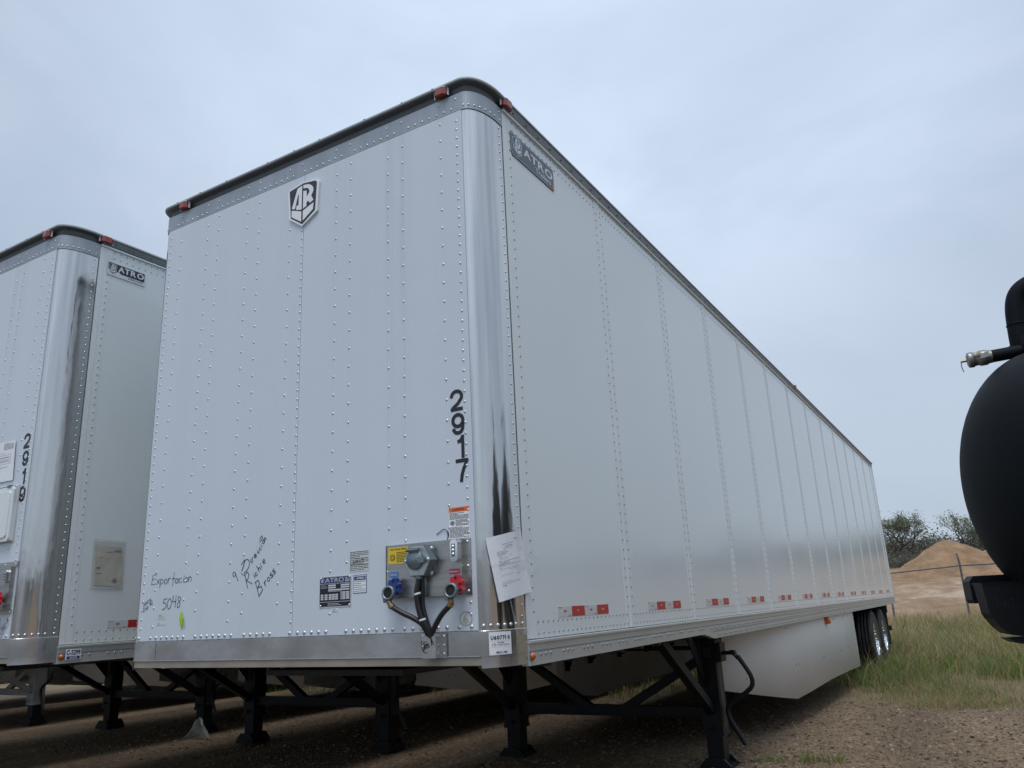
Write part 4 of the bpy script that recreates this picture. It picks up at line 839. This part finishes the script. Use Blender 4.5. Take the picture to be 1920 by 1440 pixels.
def ground_mat():
    m = bpy.data.materials.new('yard_ground'); m.use_nodes = True; nt = m.node_tree; N = nt.nodes; L = nt.links; b = N['Principled BSDF']; b.inputs['Roughness'].default_value = .95; b.inputs['Specular IOR Level'].default_value = .15
    tc = N.new('ShaderNodeTexCoord')
    def noise(s, d=4, st=(1, 1, 1), rot=0, rough=.55):
        mp = N.new('ShaderNodeMapping'); mp.inputs['Scale'].default_value = st; mp.inputs['Rotation'].default_value = (0, 0, rot); n = N.new('ShaderNodeTexNoise'); n.inputs['Scale'].default_value = s; n.inputs['Detail'].default_value = d; n.inputs['Roughness'].default_value = rough
        L.new(tc.outputs['Object'], mp.inputs[0]); L.new(mp.outputs[0], n.inputs['Vector']); return n.outputs['Fac']
    def ramp(f, *st):
        c = N.new('ShaderNodeValToRGB'); e = c.color_ramp.elements
        while len(e) < len(st): e.new(.5)
        for i, (p, k) in enumerate(st): e[i].position = p; e[i].color = (*k, 1)
        L.new(f, c.inputs[0]); return c.outputs[0]
    def mix(f, a, c, t='MIX'):
        x = N.new('ShaderNodeMixRGB'); x.blend_type = t
        for i, v in ((0, f), (1, a), (2, c)):
            if isinstance(v, (int, float)): x.inputs[i].default_value = v
            elif isinstance(v, tuple): x.inputs[i].default_value = (*v, 1)
            else: L.new(v, x.inputs[i])
        return x.outputs[0]
    vo = N.new('ShaderNodeTexVoronoi'); vo.inputs['Scale'].default_value = 55; L.new(tc.outputs['Object'], vo.inputs['Vector'])
    vo2 = N.new('ShaderNodeTexVoronoi'); vo2.inputs['Scale'].default_value = 23; L.new(tc.outputs['Object'], vo2.inputs['Vector'])
    sr = N.new('ShaderNodeSeparateColor'); L.new(vo.outputs['Color'], sr.inputs[0]); sr2 = N.new('ShaderNodeSeparateColor'); L.new(vo2.outputs['Color'], sr2.inputs[0])
    grav = ramp(noise(1.3, 6), (.3, (.19, .132, .08)), (.55, (.275, .20, .127)), (.75, (.335, .252, .167)))
    peb = ramp(sr.outputs[0], (0, (.09, .064, .042)), (.6, (.28, .208, .137)), (1, (.56, .45, .33)))
    peb2 = ramp(sr2.outputs[1], (0, (.12, .086, .056)), (.8, (.28, .208, .137)), (1, (.58, .47, .35)))
    g = mix(.45, grav, peb); g = mix(.3, g, peb2)
    soil = ramp(noise(2.2, 6), (.3, (.15, .12, .065)), (.7, (.25, .20, .12)))
    dirt = ramp(noise(.34, 7, (1, .42, 1), .35, .66), (.36, (.20, .125, .07)), (.49, (.29, .195, .12)), (.55, (.37, .265, .178)), (.62, (.52, .42, .32)))
    dirt2 = ramp(noise(1.1, 6, (1, .3, 1), -.6, .65), (.35, (.22, .14, .08)), (.6, (.46, .325, .215))); dirt = mix(.3, dirt, dirt2)
    far = ramp(noise(.05, 4), (.4, (.10, .09, .06)), (.6, (.16, .14, .09)))
    at = N.new('ShaderNodeAttribute'); at.attribute_name = 'tint'; sc = N.new('ShaderNodeSeparateColor'); L.new(at.outputs['Color'], sc.inputs[0])
    rut = ramp(noise(.55, 5, (2.6, .35, 1), .12), (.34, (.44, .41, .39)), (.6, (.83, .79, .76))); g = mix(.8, g, rut, 'MULTIPLY')
    sy = N.new('ShaderNodeSeparateXYZ'); L.new(tc.outputs['Object'], sy.inputs[0]); gy = N.new('ShaderNodeMapRange'); gy.inputs[1].default_value = 1.0; gy.inputs[2].default_value = -2.5   # unseen stone ahead of the trailers greyed to neutralise the corner's reflection
    L.new(sy.outputs['Y'], gy.inputs[0]); hs = N.new('ShaderNodeHueSaturation'); hs.inputs['Saturation'].default_value = .25; L.new(g, hs.inputs['Color']); g = mix(gy.outputs[0], g, hs.outputs['Color'])
    c = mix(sc.outputs[0], g, soil); c = mix(sc.outputs[1], c, dirt); c = mix(sc.outputs[2], c, far); L.new(c, b.inputs['Base Color'])
    bp = N.new('ShaderNodeBump'); bp.inputs['Strength'].default_value = 1.0; bp.inputs['Distance'].default_value = .02
    bh = mix(.5, vo.outputs['Distance'], noise(9, 6)); L.new(bh, bp.inputs['Height']); L.new(bp.outputs[0], b.inputs['Normal'])
    return m
def grass_mask(x, y):                                    # 1 where tall grass grows
    e = 8.15+.6*fbm(x, y*0, 1.1, 5)+.5*fbm(x, y, .30, 6); return np.clip((y-e)/.5, 0, 1)
def build_ground():
    ax = np.unique(np.r_[-np.geomspace(14, 900, 46)[::-1], np.arange(-14, 14, .35), np.geomspace(14, 900, 46)]); ay = np.unique(np.r_[-np.geomspace(8, 900, 40)[::-1], np.arange(-8, 75, .35), np.geomspace(75, 900, 50)])
    X, Y = np.meshgrid(ax, ay); Z = height(X, Y); nx, ny = len(ax), len(ay)
    V = np.c_[X.ravel(), Y.ravel(), Z.ravel()]; i = np.arange(nx*ny).reshape(ny, nx); F = np.c_[i[:-1, :-1].ravel(), i[:-1, 1:].ravel(), i[1:, 1:].ravel(), i[1:, :-1].ravel()]
    d = np.hypot(X+1, Y-2); gm = grass_mask(X, Y)*.8; dm = np.clip((d-27-1.2*fbm(X, Y, 2, 8))/2.5, 0, 1)*np.clip((Y+.35*X+4)/8, 0, 1); fm = np.clip((d-108)/25, 0, 1)
    o = mesh_np('ground', V, F, [ground_mat()], smooth=True, cols=np.c_[gm.ravel(), dm.ravel(), fm.ravel()]); o['kind'] = 'structure'
build_ground()
def stones():
    P = []; n1 = 15000
    x = np.r_[RNG.uniform(-.6, 3.2, 15000), RNG.uniform(-9, -.4, 12000), RNG.uniform(-3, 2, 2500)]; y = np.r_[3.2+5.2*RNG.random(15000)**1.15, RNG.uniform(2.6, 8, 12000), RNG.uniform(-2.6, 3.5, 2500)]
    s = np.clip(RNG.lognormal(-4.75, .5, len(x)), .004, .026); n = len(x); z = height(x, y)
    base = np.array([(1, 0, 0), (.3, .95, 0), (-.8, .6, 0), (-.8, -.6, 0), (.3, -.95, 0), (.45, .2, 1), (-.35, .45, .9), (-.2, -.5, .95)])
    f4 = np.array([(0, 1, 6, 5), (1, 2, 6, 6), (2, 3, 7, 6), (3, 4, 7, 7), (4, 0, 5, 7), (5, 6, 7, 7)])
    f3 = np.array([(0, 1, 6), (0, 6, 5), (1, 2, 6), (2, 3, 7), (2, 7, 6), (3, 4, 7), (4, 0, 5), (4, 5, 7), (5, 6, 7)])
    B = base[None]*RNG.uniform(.65, 1.35, (n, 8, 3)); a = RNG.uniform(0, 6.28, n); c, t = np.cos(a)[:, None], np.sin(a)[:, None]
    V = np.stack([(B[..., 0]*c-B[..., 1]*t)*s[:, None]*RNG.uniform(.8, 1.4, n)[:, None]+x[:, None], (B[..., 0]*t+B[..., 1]*c)*s[:, None]+y[:, None], (B[..., 2]*.7-.2)*s[:, None]+z[:, None]], -1).reshape(-1, 3)
    F = (f3[None]+8*np.arange(n)[:, None, None]).reshape(-1, 3)
    k = np.clip(RNG.normal(.18, .075, n), .05, .42); col = np.repeat(np.c_[k, k*RNG.uniform(.70, .84, n), k*RNG.uniform(.46, .64, n)], 8, 0)
    m = tint_mat('gravel_stone', .9); o = mesh_np('gravel', V, F, [m], cols=col); o['kind'] = 'stuff'; tag(o, 'loose brown gravel scattered over the yard', 'gravel')
def tint_mat(name, rough=.8, trans=0):
    m = bpy.data.materials.new(name); m.use_nodes = True; N = m.node_tree.nodes; L = m.node_tree.links; b = N['Principled BSDF']; a = N.new('ShaderNodeAttribute'); a.attribute_name = 'tint'
    L.new(a.outputs['Color'], b.inputs['Base Color']); b.inputs['Roughness'].default_value = rough; b.inputs['Specular IOR Level'].default_value = .25
    if trans:
        t = N.new('ShaderNodeBsdfTranslucent'); L.new(a.outputs['Color'], t.inputs[0]); x = N.new('ShaderNodeMixShader'); x.inputs[0].default_value = trans
        L.new(b.outputs[0], x.inputs[1]); L.new(t.outputs[0], x.inputs[2]); L.new(x.outputs[0], N['Material Output'].inputs[0])
    return m
stones()
GRASS = tint_mat('grass_blades', .7, .35)
def blades(x, y, h, w, dry, seed=1, lean=.45):
    rg = np.random.default_rng(seed); n = len(x); z = height(x, y)-.01; a = rg.uniform(0, 6.28, n); dx, dy = np.cos(a), np.sin(a); l = rg.uniform(.1, lean, n)*h+rg.random(n)**3*h*.4
    b = rg.uniform(0, 6.28, n); lx, ly = np.cos(b)*l, np.sin(b)*l
    rows = []
    for t, ww in ((0, 1), (.5, .8), (1, .12)):
        cx = x+lx*t*t; cy = y+ly*t*t; cz = z+h*(t-.12*t*t)
        rows += [np.stack([cx-dx*w*ww, cy-dy*w*ww, cz], -1), np.stack([cx+dx*w*ww, cy+dy*w*ww, cz], -1)]
    V = np.stack(rows, 1).reshape(-1, 3); F = (np.array([(0, 1, 3, 2), (2, 3, 5, 4)])[None]+6*np.arange(n)[:, None, None]).reshape(-1, 4)
    g = np.c_[rg.uniform(.11, .21, n), rg.uniform(.165, .27, n), rg.uniform(.035, .075, n)]; s = np.c_[rg.uniform(.30, .54, n), rg.uniform(.25, .43, n), rg.uniform(.13, .24, n)]
    d = (rg.random(n) < dry)[:, None]; c = np.where(d, s, g)*rg.uniform(.7, 1.15, n)[:, None]; return V, F, np.repeat(c, 6, 0)
def grass():
    Vs, Fs, Cs = [], [], []; off = 0
    def put(x0, x1, y0, y1, n, h0, h1, w, seed):
        nonlocal off
        rg = np.random.default_rng(seed); x = rg.uniform(x0, x1, n); y = rg.uniform(y0, y1, n)
        cl = fbm(x, y, .45, 11); k = (rg.random(n) < grass_mask(x, y)*np.clip(.62+.8*cl, .06, 1))
        und = ((x > -2.5) & (x < -.15) & (y < 15)) | ((x > -5.9) & (x < -3.4) & (y < 15)); k &= ~(und & (rg.random(n) < .55))
        x, y = x[k], y[k]; hh = (h0+(h1-h0)*np.clip((y-8)/10, 0, 1))*rg.uniform(.5, 1.25, len(x))*(1+.42*fbm(x, y, .7, 12))*np.clip(grass_mask(x, y)*1.2, .35, 1)
        tall = rg.random(len(x)) < .07; hh = np.where(tall, hh*1.5, hh)
        dry = np.clip(.40+.34*fbm(x, y, 1.4, 13)+.35*np.clip((y-16)/8, 0, 1)+.4*tall, .05, .9)
        V, F, C = blades(x, y, np.clip(hh, .05, .9), w*rg.uniform(.6, 1.3, len(x)), dry, seed, .85); Vs.append(V); Fs.append(F+off); Cs.append(C); off += len(V)
    put(-.4, 4.2, 7.2, 12, 42000, .11, .42, .0028, 21); put(-.4, 6, 12, 20, 36000, .19, .36, .0044, 22); put(-1.5, 9, 20, 31, 24000, .25, .46, .0075, 23)
    put(-12, -.4, 7.4, 16, 26000, .16, .34, .006, 24); put(6, 16, 8, 30, 8000, .3, .5, .012, 25); put(-16, -.4, 16, 31, 7000, .3, .5, .012, 26); put(4, 8, 7.6, 20, 6000, .25, .45, .008, 27)
    rg = np.random.default_rng(91); n = 900; x = rg.uniform(-.2, 5, n); y = rg.uniform(8.4, 24, n); k = grass_mask(x, y) > .5; x, y = x[k], y[k]
    V, F, C = blades(x, y, rg.uniform(.35, .68, len(x)), np.full(len(x), .0032), np.full(len(x), 1.0), 92, .5); Vs.append(V); Fs.append(F+off); Cs.append(C*1.1); off += len(V)
    o = mesh_np('grass', np.concatenate(Vs), np.concatenate(Fs), [GRASS], cols=np.concatenate(Cs)); o['kind'] = 'stuff'; tag(o, 'tall mixed green and straw coloured grass beyond the gravel', 'grass')
grass()
def tuft(x, y, n, r, h, label, seed, dry=.25):
    rg = np.random.default_rng(seed); a = rg.uniform(0, 6.28, n); q = r*np.sqrt(rg.random(n)); V, F, C = blades(x+q*np.cos(a), y+q*np.sin(a), h*rg.uniform(.5, 1.2, n), np.full(n, .0035), np.full(n, dry), seed, .9)
    tag(mesh_np('grass_tuft', V-np.array([x, y, 0]), F, [GRASS], cols=C), label, 'grass tuft').location = (x, y, 0)
tuft(.40, 4.30, 110, .17, .10, 'small green grass tuft growing in the gravel right of the crank handle foot', 31)
tuft(.03, 4.2, 60, .12, .09, 'small grass tuft beside the right landing foot of trailer 2917', 32)
def dry_stem(pts, label):
    q = MB(); q.tube(spl([(a, b, c) for a, b, c in pts], 4), [.0035]*1+[.003]*(4*(len(pts)-1)), 5); o = q.build('dry_stem', mat('dry_stem', (.33, .29, .18), .8)); tag(o, label, 'plant stem')
dry_stem([(.18, 4.9, -.01), (.14, 4.9, .10), (.08, 4.9, .22)], 'single straw coloured stem standing behind the lower end of the crank handle')
dry_stem([(-2.95, 3.55, -.01), (-2.95, 3.55, .09), (-2.90, 3.55, .15), (-2.85, 3.55, .12)], 'thin dark bent weed stem left of the left landing foot of trailer 2917')

# ================================================================ plastic scrap under the trailers
def scrap():
    n = 9; vs = []; fs = []
    for j in range(n):
        for i in range(n):
            u, v = i/(n-1), j/(n-1); w = (1-v)*.42+.01; x = -.24+.40*v*.75+u*w; z = .24*v+.02*math.sin(7*u+3*v); y = .16*(1-v)*math.sin(3*u)+.03*math.sin(9*u+5*v)
            vs.append((x, y, max(z, .004)))
    for j in range(n-1):
        for i in range(n-1): a = j*n+i; fs.append((a, a+1, a+n+1, a+n))
    q = MB(); q.add(vs, fs, 0, False); m = mat('cloudy_plastic', (.50, .54, .54), .35); m.node_tree.nodes['Principled BSDF'].inputs['Alpha'].default_value = .8
    o = q.build('plastic_scrap', m); o.location = (-6.62, 3.72, 0); tag(o, 'torn cloudy plastic sheet lying beside a black landing leg', 'plastic scrap')
scrap()

# ================================================================ chain link fence
def fence():
    pts = [(-13.5, 37.5, .5, 1.75), (-10.5, 36.5, .4, 1.8), (-7.4, 35.4, .35, 1.85), (-4.5, 34.3, .3, 1.9), (-1.72, 32.6, .2, 1.95), (.95, 30.6, .1, 2.05), (4.0, 29.6, .1, 2.03), (7.1, 28.8, .1, 2.02), (10.2, 28, .1, 2.0), (13.2, 27, .1, 2.0), (15.8, 25.2, .1, 2.0)]
    pts += [(16, 25.2-3.1*k, .0, 1.95) for k in range(1, 13)]
    F = empty('chain_link_fence', (.95, 30.6, .1), 'weathered steel chain link fence between the tall grass and the dirt field', 'fence'); o = Vector(F.location)
    r = MB(); m = MB()
    for (x, y, b, t), (x1, y1, b1, t1) in zip(pts, pts[1:]):
        r.tube([Vector((x, y, t))-o, Vector((x1, y1, t1))-o], .024, 8)
        A, B, C, D = (Vector(p)-o for p in ((x, y, b), (x1, y1, b1), (x1, y1, t1), (x, y, t))); k = 26
        def P(u, v): return (A*(1-u)+B*u)*(1-v)+(D*(1-u)+C*u)*v
        h = Vector((0, 0, .0016))
        for i in range(-k//2, k):
            for sg in (1, -1):
                u0, u1 = i/k*1.0, (i+k*.62)/k; v0, v1 = 0, 1
                if u0 < 0: v0 = -u0/(u1-u0); u0 = 0
                if u1 > 1: v1 = v0+(1-v0)*(1-u0)/(u1-u0); u1 = 1
                if u1 <= u0: continue
                if sg < 0: u0, u1 = 1-u0, 1-u1
                a, b_ = P(u0, v0), P(u1, v1); m.add([a-h, b_-h, b_+h, a+h], [(0, 1, 2, 3)])
    for x, y, b, t in pts:
        p = MB(); p.tube([Vector((x, y, b-.4))-o, Vector((x, y, t+.08))-o, Vector((x-.03, y, t+.46))-o], [.038, .038, .022], 10); p.build('post', 'post', F)
    r.build('top_rail', 'post', F); m.build('wire_mesh', 'post', F)
fence()

# ================================================================ dirt mound
def mound():
    gx = np.linspace(-11, 14, 120); gy = np.linspace(57, 80, 90); X, Y = np.meshgrid(gx, gy)
    def hump(cx, cy, h, rx, ry, p=1.5): return h*np.exp(-(np.abs((X-cx)/rx)**p+np.abs((Y-cy)/ry)**p))
    H = np.maximum.reduce([2.9*np.clip(1.07-np.sqrt(((X+.66)/4.9)**2+((Y-67)/3.8)**2+.008), 0, 1), hump(2.9, 67, 2.2, 2.4, 2.8, 2.0), hump(6.5, 68, 2.1, 2.6, 3.0, 1.8), hump(-3.2, 66, 1.0, 2.6, 2.0, 1.6)])
    H = H+(.20*fbm(X, Y, .9, 41)-.16*np.abs(fbm(X, Y*.25, .5, 43)))*np.clip(H/1.5, 0, 1)*np.clip((3.2-H)/1.5, .35, 1)+.06*fbm(X*1.0, Y, .28, 42)*np.clip(H, 0, 1); Z = height(X, Y)-.12+H
    nx, ny = len(gx), len(gy); i = np.arange(nx*ny).reshape(ny, nx); F = np.c_[i[:-1, :-1].ravel(), i[:-1, 1:].ravel(), i[1:, 1:].ravel(), i[1:, :-1].ravel()]
    m = mat('piled_dirt', (.355, .23, .14), .95, 0, .35, .9, bump=.9, bscale=3, bdist=.2, spec=.1, col2=(.23, .15, .09))
    o = mesh_np('dirt_mound', np.c_[X.ravel(), Y.ravel(), Z.ravel()], F, [m], smooth=True); o['kind'] = 'structure'
mound()

# ================================================================ trees and brush
LEAF = tint_mat('mesquite_leaves', .7, .25); BARK = mat('mesquite_bark', (.075, .062, .052), .9, 0, .3, 4)
def leaf_quads(C, size, rg, base, var=.35):
    n = len(C); a = rg.normal(size=(n, 3)); a /= np.linalg.norm(a, axis=1)[:, None]; b = rg.normal(size=(n, 3)); b -= a*(a*b).sum(1)[:, None]; b /= np.linalg.norm(b, axis=1)[:, None]
    s = size*rg.uniform(.6, 1.4, n)[:, None]; V = np.stack([C-a*s-b*s*.5, C+a*s*.2-b*s*.55, C+a*s, C-a*s*.1+b*s*.6], 1).reshape(-1, 3); F = np.arange(4*n).reshape(-1, 4)
    c = np.array(base)[None]*rg.uniform(1-var, 1+var, n)[:, None]*np.c_[rg.uniform(.9, 1.15, n), np.ones(n), rg.uniform(.8, 1.1, n)]; return V, F, np.repeat(c, 4, 0)
def tree(x, y, h, label, seed, lean=0, spread=1.0, dens=1.0):
    rg = np.random.default_rng(seed); z = float(height(x, y))-.1; T = empty('mesquite_tree', (x, y, z), label, 'tree', 'trees beyond the dirt mounds')
    q = MB(); tips = []
    def grow(p, d, L, r, lv):
        n = 4; pts = [p]; rr = [r]
        for i in range(n):
            d = (d+Vector(rg.normal(0, .16, 3))+Vector((0, 0, .04*lv))).normalized(); p = p+d*L/n; pts.append(p); rr.append(r*(1-.42*(i+1)/n))
            if lv >= 2: tips.append(p.copy())
        q.tube(pts, rr, 6 if lv < 2 else 4, 0, False)
        if lv < 3:
            k = (3, 4, 3)[lv] if lv < 3 else 0
            for i in range(k):
                a = 2*math.pi*(i+rg.uniform(-.3, .3))/k; o = Vector((math.cos(a), math.sin(a), rg.uniform(.25, .9)))*Vector((spread, spread, 1)); grow(pts[-1 if i else -2], (d*.55+o*.75).normalized(), L*rg.uniform(.62, .85), rr[-1]*.78, lv+1)
        else: tips.append(p.copy())
    for k in range(2 if seed % 2 else 1): grow(Vector((k*.15, 0, 0)), Vector((lean+k*.25-.1, 0, 1)).normalized(), h*.30, h*.022, 0)
    k = h/max(t.z for t in tips)*.96; q.v = [(a*k, b*k, c*k) for a, b, c in q.v]; tips = [t*k for t in tips]
    q.build('trunk', BARK, T); tp = np.array([t for t in tips if t.z > h*.3])
    C = []
    for t in tp:
        if rg.random() < .58: continue
        n = int(20*dens*rg.uniform(.3, 1.6)); r = rg.uniform(.15, .36)*h/6; C.append(t[None]+rg.normal(size=(n, 3))*r*np.array([1, 1, .7]))
    V, F, c = leaf_quads(np.concatenate(C), .085*h/7, rg, (.165, .18, .115), .45)
    V[:, 2] *= 1; o = mesh_np('crown', V, F, [LEAF], cols=c); o.parent = T
def at(bear, dist): return 1.884+dist*math.sin(bear), -3.024+dist*math.cos(bear)
for b, d, h, l, s, le, sp in ((-.091, 98, 5.9, 'dark leafy tree partly hidden by the rear edge of trailer 2917', 3, .1, 1), (-.0612, 99, 5.6, 'open branched tree left of the dirt mound peak', 8, -.2, 1.25),
                              (-.0290, 98, 5.8, 'spreading tree standing right behind the dirt mound peak', 6, .15, 1.3), (-.0105, 104, 4.0, 'low tree between the mound peak and the black tank', 12, 0, 1.1), (.012, 103, 4.3, 'tree beside the domed end of the black tank above the second dirt hump', 14, 0, 1.1)):
    x, y = at(b, d); tree(x, y, h, l, s, le, sp)
def brush():
    rg = np.random.default_rng(77); Vs, Fs, Cs = [], [], []; off = 0
    for n, b0, b1, d0, d1, sz, hh, cl in ((460, -.19, .12, 100, 125, .12, 3.5, 160), (520, .10, 1.4, 95, 125, .34, 3.2, 45), (900, 1.4, 6.1, 80, 125, .6, 3.4, 26), (90, -.12, -.03, 86, 93, .09, 1.3, 110)):
        for k in range(n):
            b = rg.uniform(b0, b1); d = rg.uniform(d0, d1); x, y = at(b, d); z = float(height(x, y)); h = hh*rg.uniform(.45, 1.25)*(1+.3*math.sin(b*37)+.2*math.sin(b*91)); r = rg.uniform(.6, 1.8)
            m = int(cl*rg.uniform(.6, 1.4)); P = rg.normal(size=(m, 3))*np.array([r, r*.7, h*.26])+np.array([x, y, z+h*.48]); P[:, 2] = np.maximum(P[:, 2], z+.05)
            base = ((.135, .142, .112), (.165, .155, .125), (.115, .126, .102), (.19, .165, .135))[rg.integers(4)]
            V, F, c = leaf_quads(P, sz, rg, base, .4); Vs.append(V); Fs.append(F+off); Cs.append(c); off += len(V)
    o = mesh_np('brush', np.concatenate(Vs), np.concatenate(Fs), [LEAF], cols=np.concatenate(Cs)); o['kind'] = 'stuff'; tag(o, 'grey green scrub brush along the far edge of the dirt field', 'brush')
brush()

# ================================================================ black tank trailer at the right edge
def tank():
    a = R(18); ctr = Vector((2.292, 2.172, 0)); K = empty('tank_trailer', ctr, 'matt black tank with a domed end cut off by the right edge of the photo', 'tank trailer', 'black tank trailers', rz=a)
    Ri = Matrix.Rotation(-a, 3, 'Z')
    def W(x, y, z): return Ri @ (Vector((x, y, z))-ctr)
    Rr, zc = .72, 1.871; t = MB(); prof = [(Rr*math.cos(R(90-i*6)), -.60*Rr*math.sin(R(90-i*6))) for i in range(16)]
    t.lathe([(max(r, .0), h) for r, h in prof]+[(Rr, .02), (Rr+.004, .03), (Rr+.004, .06), (Rr, .07)], (0, 0, zc), (1, 0, 0), 72)
    t.lathe([(Rr, .07), (Rr, 6.2), (Rr*.9, 6.4), (Rr*.5, 6.52), (0, 6.55)], (0, 0, zc), (1, 0, 0), 72)
    t.build('tank_shell', 'tank', K)
    for k in range(3):
        q = MB(); q.lathe([(Rr+.001, 1.2+k*1.9), (Rr+.035, 1.2+k*1.9), (Rr+.035, 1.26+k*1.9), (Rr+.001, 1.26+k*1.9)], (0, 0, zc), (1, 0, 0), 48, 0, False); q.build('stiffening_ring', 'tank', K)
    # discharge pipe with its coupling
    p = MB(); c0, c1 = W(2.105, 2.2, 2.623), W(2.75, 2.22, 2.64); p.tube([c0, c1], .037, 16); e = spl([W(2.268, 2.26, 2.62), W(2.272, 2.26, 2.75), W(2.285, 2.26, 2.90), W(2.315, 2.26, 2.985), W(2.375, 2.26, 3.03), W(2.46, 2.26, 3.04), W(2.9, 2.30, 3.04)], 6)
    p.tube(e, .052, 18); p.lathe([(.054, -.004), (.058, 0), (.054, .004)], W(2.276, 2.26, 2.80), W(0, 0, 1)-W(0, 0, 0), 18); p.prism([W(2.22, 2.21, 2.59), W(2.50, 2.21, 2.60), W(2.50, 2.21, 2.42), W(2.40, 2.21, 2.44)], W(0, .012, 0)-W(0, 0, 0))
    p.box(-.02, .02, -.2, .2, 2.55, 2.7); p.build('discharge_pipe', 'tank', K)
    q = MB(); d = (c0-W(1.98, 2.19, 2.619)).normalized(); o = W(1.985, 2.19, 2.62)
    q.lathe([(0, 0), (.030, 0), (.044, .006), (.046, .012), (.046, .034), (.040, .038), (.040, .06), (.046, .064), (.046, .10), (.040, .11), (.038, .13)], o, d, 20, 0)
    for s in (1, -1): q.bar(o+d*.055+Vector((0, s*.046, .0)), o+d*.10+Vector((0, s*.052, .005)), .012, .03, 0)
    h = q.build('hose_coupling', ['camlock'], K)
    q = MB(); q.tube([o-d*.002, o-d*.03], .008, 8, 0); q.tube([o-d*.03, o-d*.032-Vector((0, 0, .035)), o-d*.026-Vector((0, 0, .065))], .003, 5, 0); q.bar(o+d*.03+Vector((0, -.04, .01)), o+d*.06+Vector((0, -.05, .012)), .02, .012, 0); q.build('coupling_handle', 'brass', h)
    # chassis rail with a bevelled end
    T_ = Vector((1, 0, 0)); X_ = Vector((0, 1, 0)); o = W(1.829, 2.0, 0)
    def B(t, z, d=0): return o+T_*t+X_*d+Vector((0, 0, z))
    b = MB(); b.prism([B(0, 1.343), B(.012, 1.19), B(.022, 1.165), B(.055, 1.115), B(.085, 1.085), B(.15, 1.07), B(5.9, 1.065), B(5.9, 1.343)], X_*.14); b.prism([B(-.006, 1.343, -.005), B(5.9, 1.343, -.005), B(5.9, 1.350, -.005), B(-.006, 1.350, -.005)], X_*.15)
    b.prism([B(.075, 1.064, .01), B(.11, 1.04, .01), B(.18, 1.025, .01), B(5.6, 1.02, .01), B(5.6, 1.064, .01)], X_*.12)
    b.build('chassis_rail', 'black', K)
    b = MB(); b.prism([B(.02, 1.36, .26), B(.045, 1.39, .26), B(5.9, 1.40, .26), B(5.9, 1.24, .26), B(.03, 1.24, .26), B(.02, 1.26, .26)], X_*.12)
    for x in (.3, 2.0, 3.8, 5.4): b.prism([B(x, 1.05, .14), B(x+.1, 1.05, .14), B(x+.1, 1.32, .14), B(x, 1.32, .14)], X_*.12)
    b.build('frame', 'black', K)
    q = MB(); pl = Plane(B(0, 0, -.0005), T_, (0, 0, 1)); pl.n = -X_; text(q, pl, '3405', .035, 1.215, .13, .05, 0, .004, -.012, .2); q.build('chalk_number', 'chalk', K)
    for x in (4.4, 5.6):
        for s in (1, -1):
            w = MB(); y0 = s*1.0; w.lathe([(.0, -.08), (.28, -.10), (.30, -.13), (.46, -.13), (.50, -.09), (.50, .09), (.46, .13), (.30, .13), (.28, .10), (.0, .08)], (x, y0, .5), (0, s, 0), 36); w.build('wheel', 'rubber', K)
    w = MB()
    for x in (4.4, 5.6): w.tube([(x, -1, .5), (x, 1, .5)], .06)
    for s in (1, -1): w.box(.9, 1.05, s*.45-.06, s*.45+.06, 0, 1.0); w.box(.82, 1.13, s*.45-.14, s*.45+.14, -.02, .03)
    w.build('running_gear', 'black', K); return K
TK = tank()
TK2 = copy_tree(TK); TK2.location = (3.05, .72, 0); tag(TK2, 'added unseen black tank, only mirrored as a dark streak in the polished trailer corner', 'tank trailer')  # tank added out of view so the corner post mirrors a dark streak
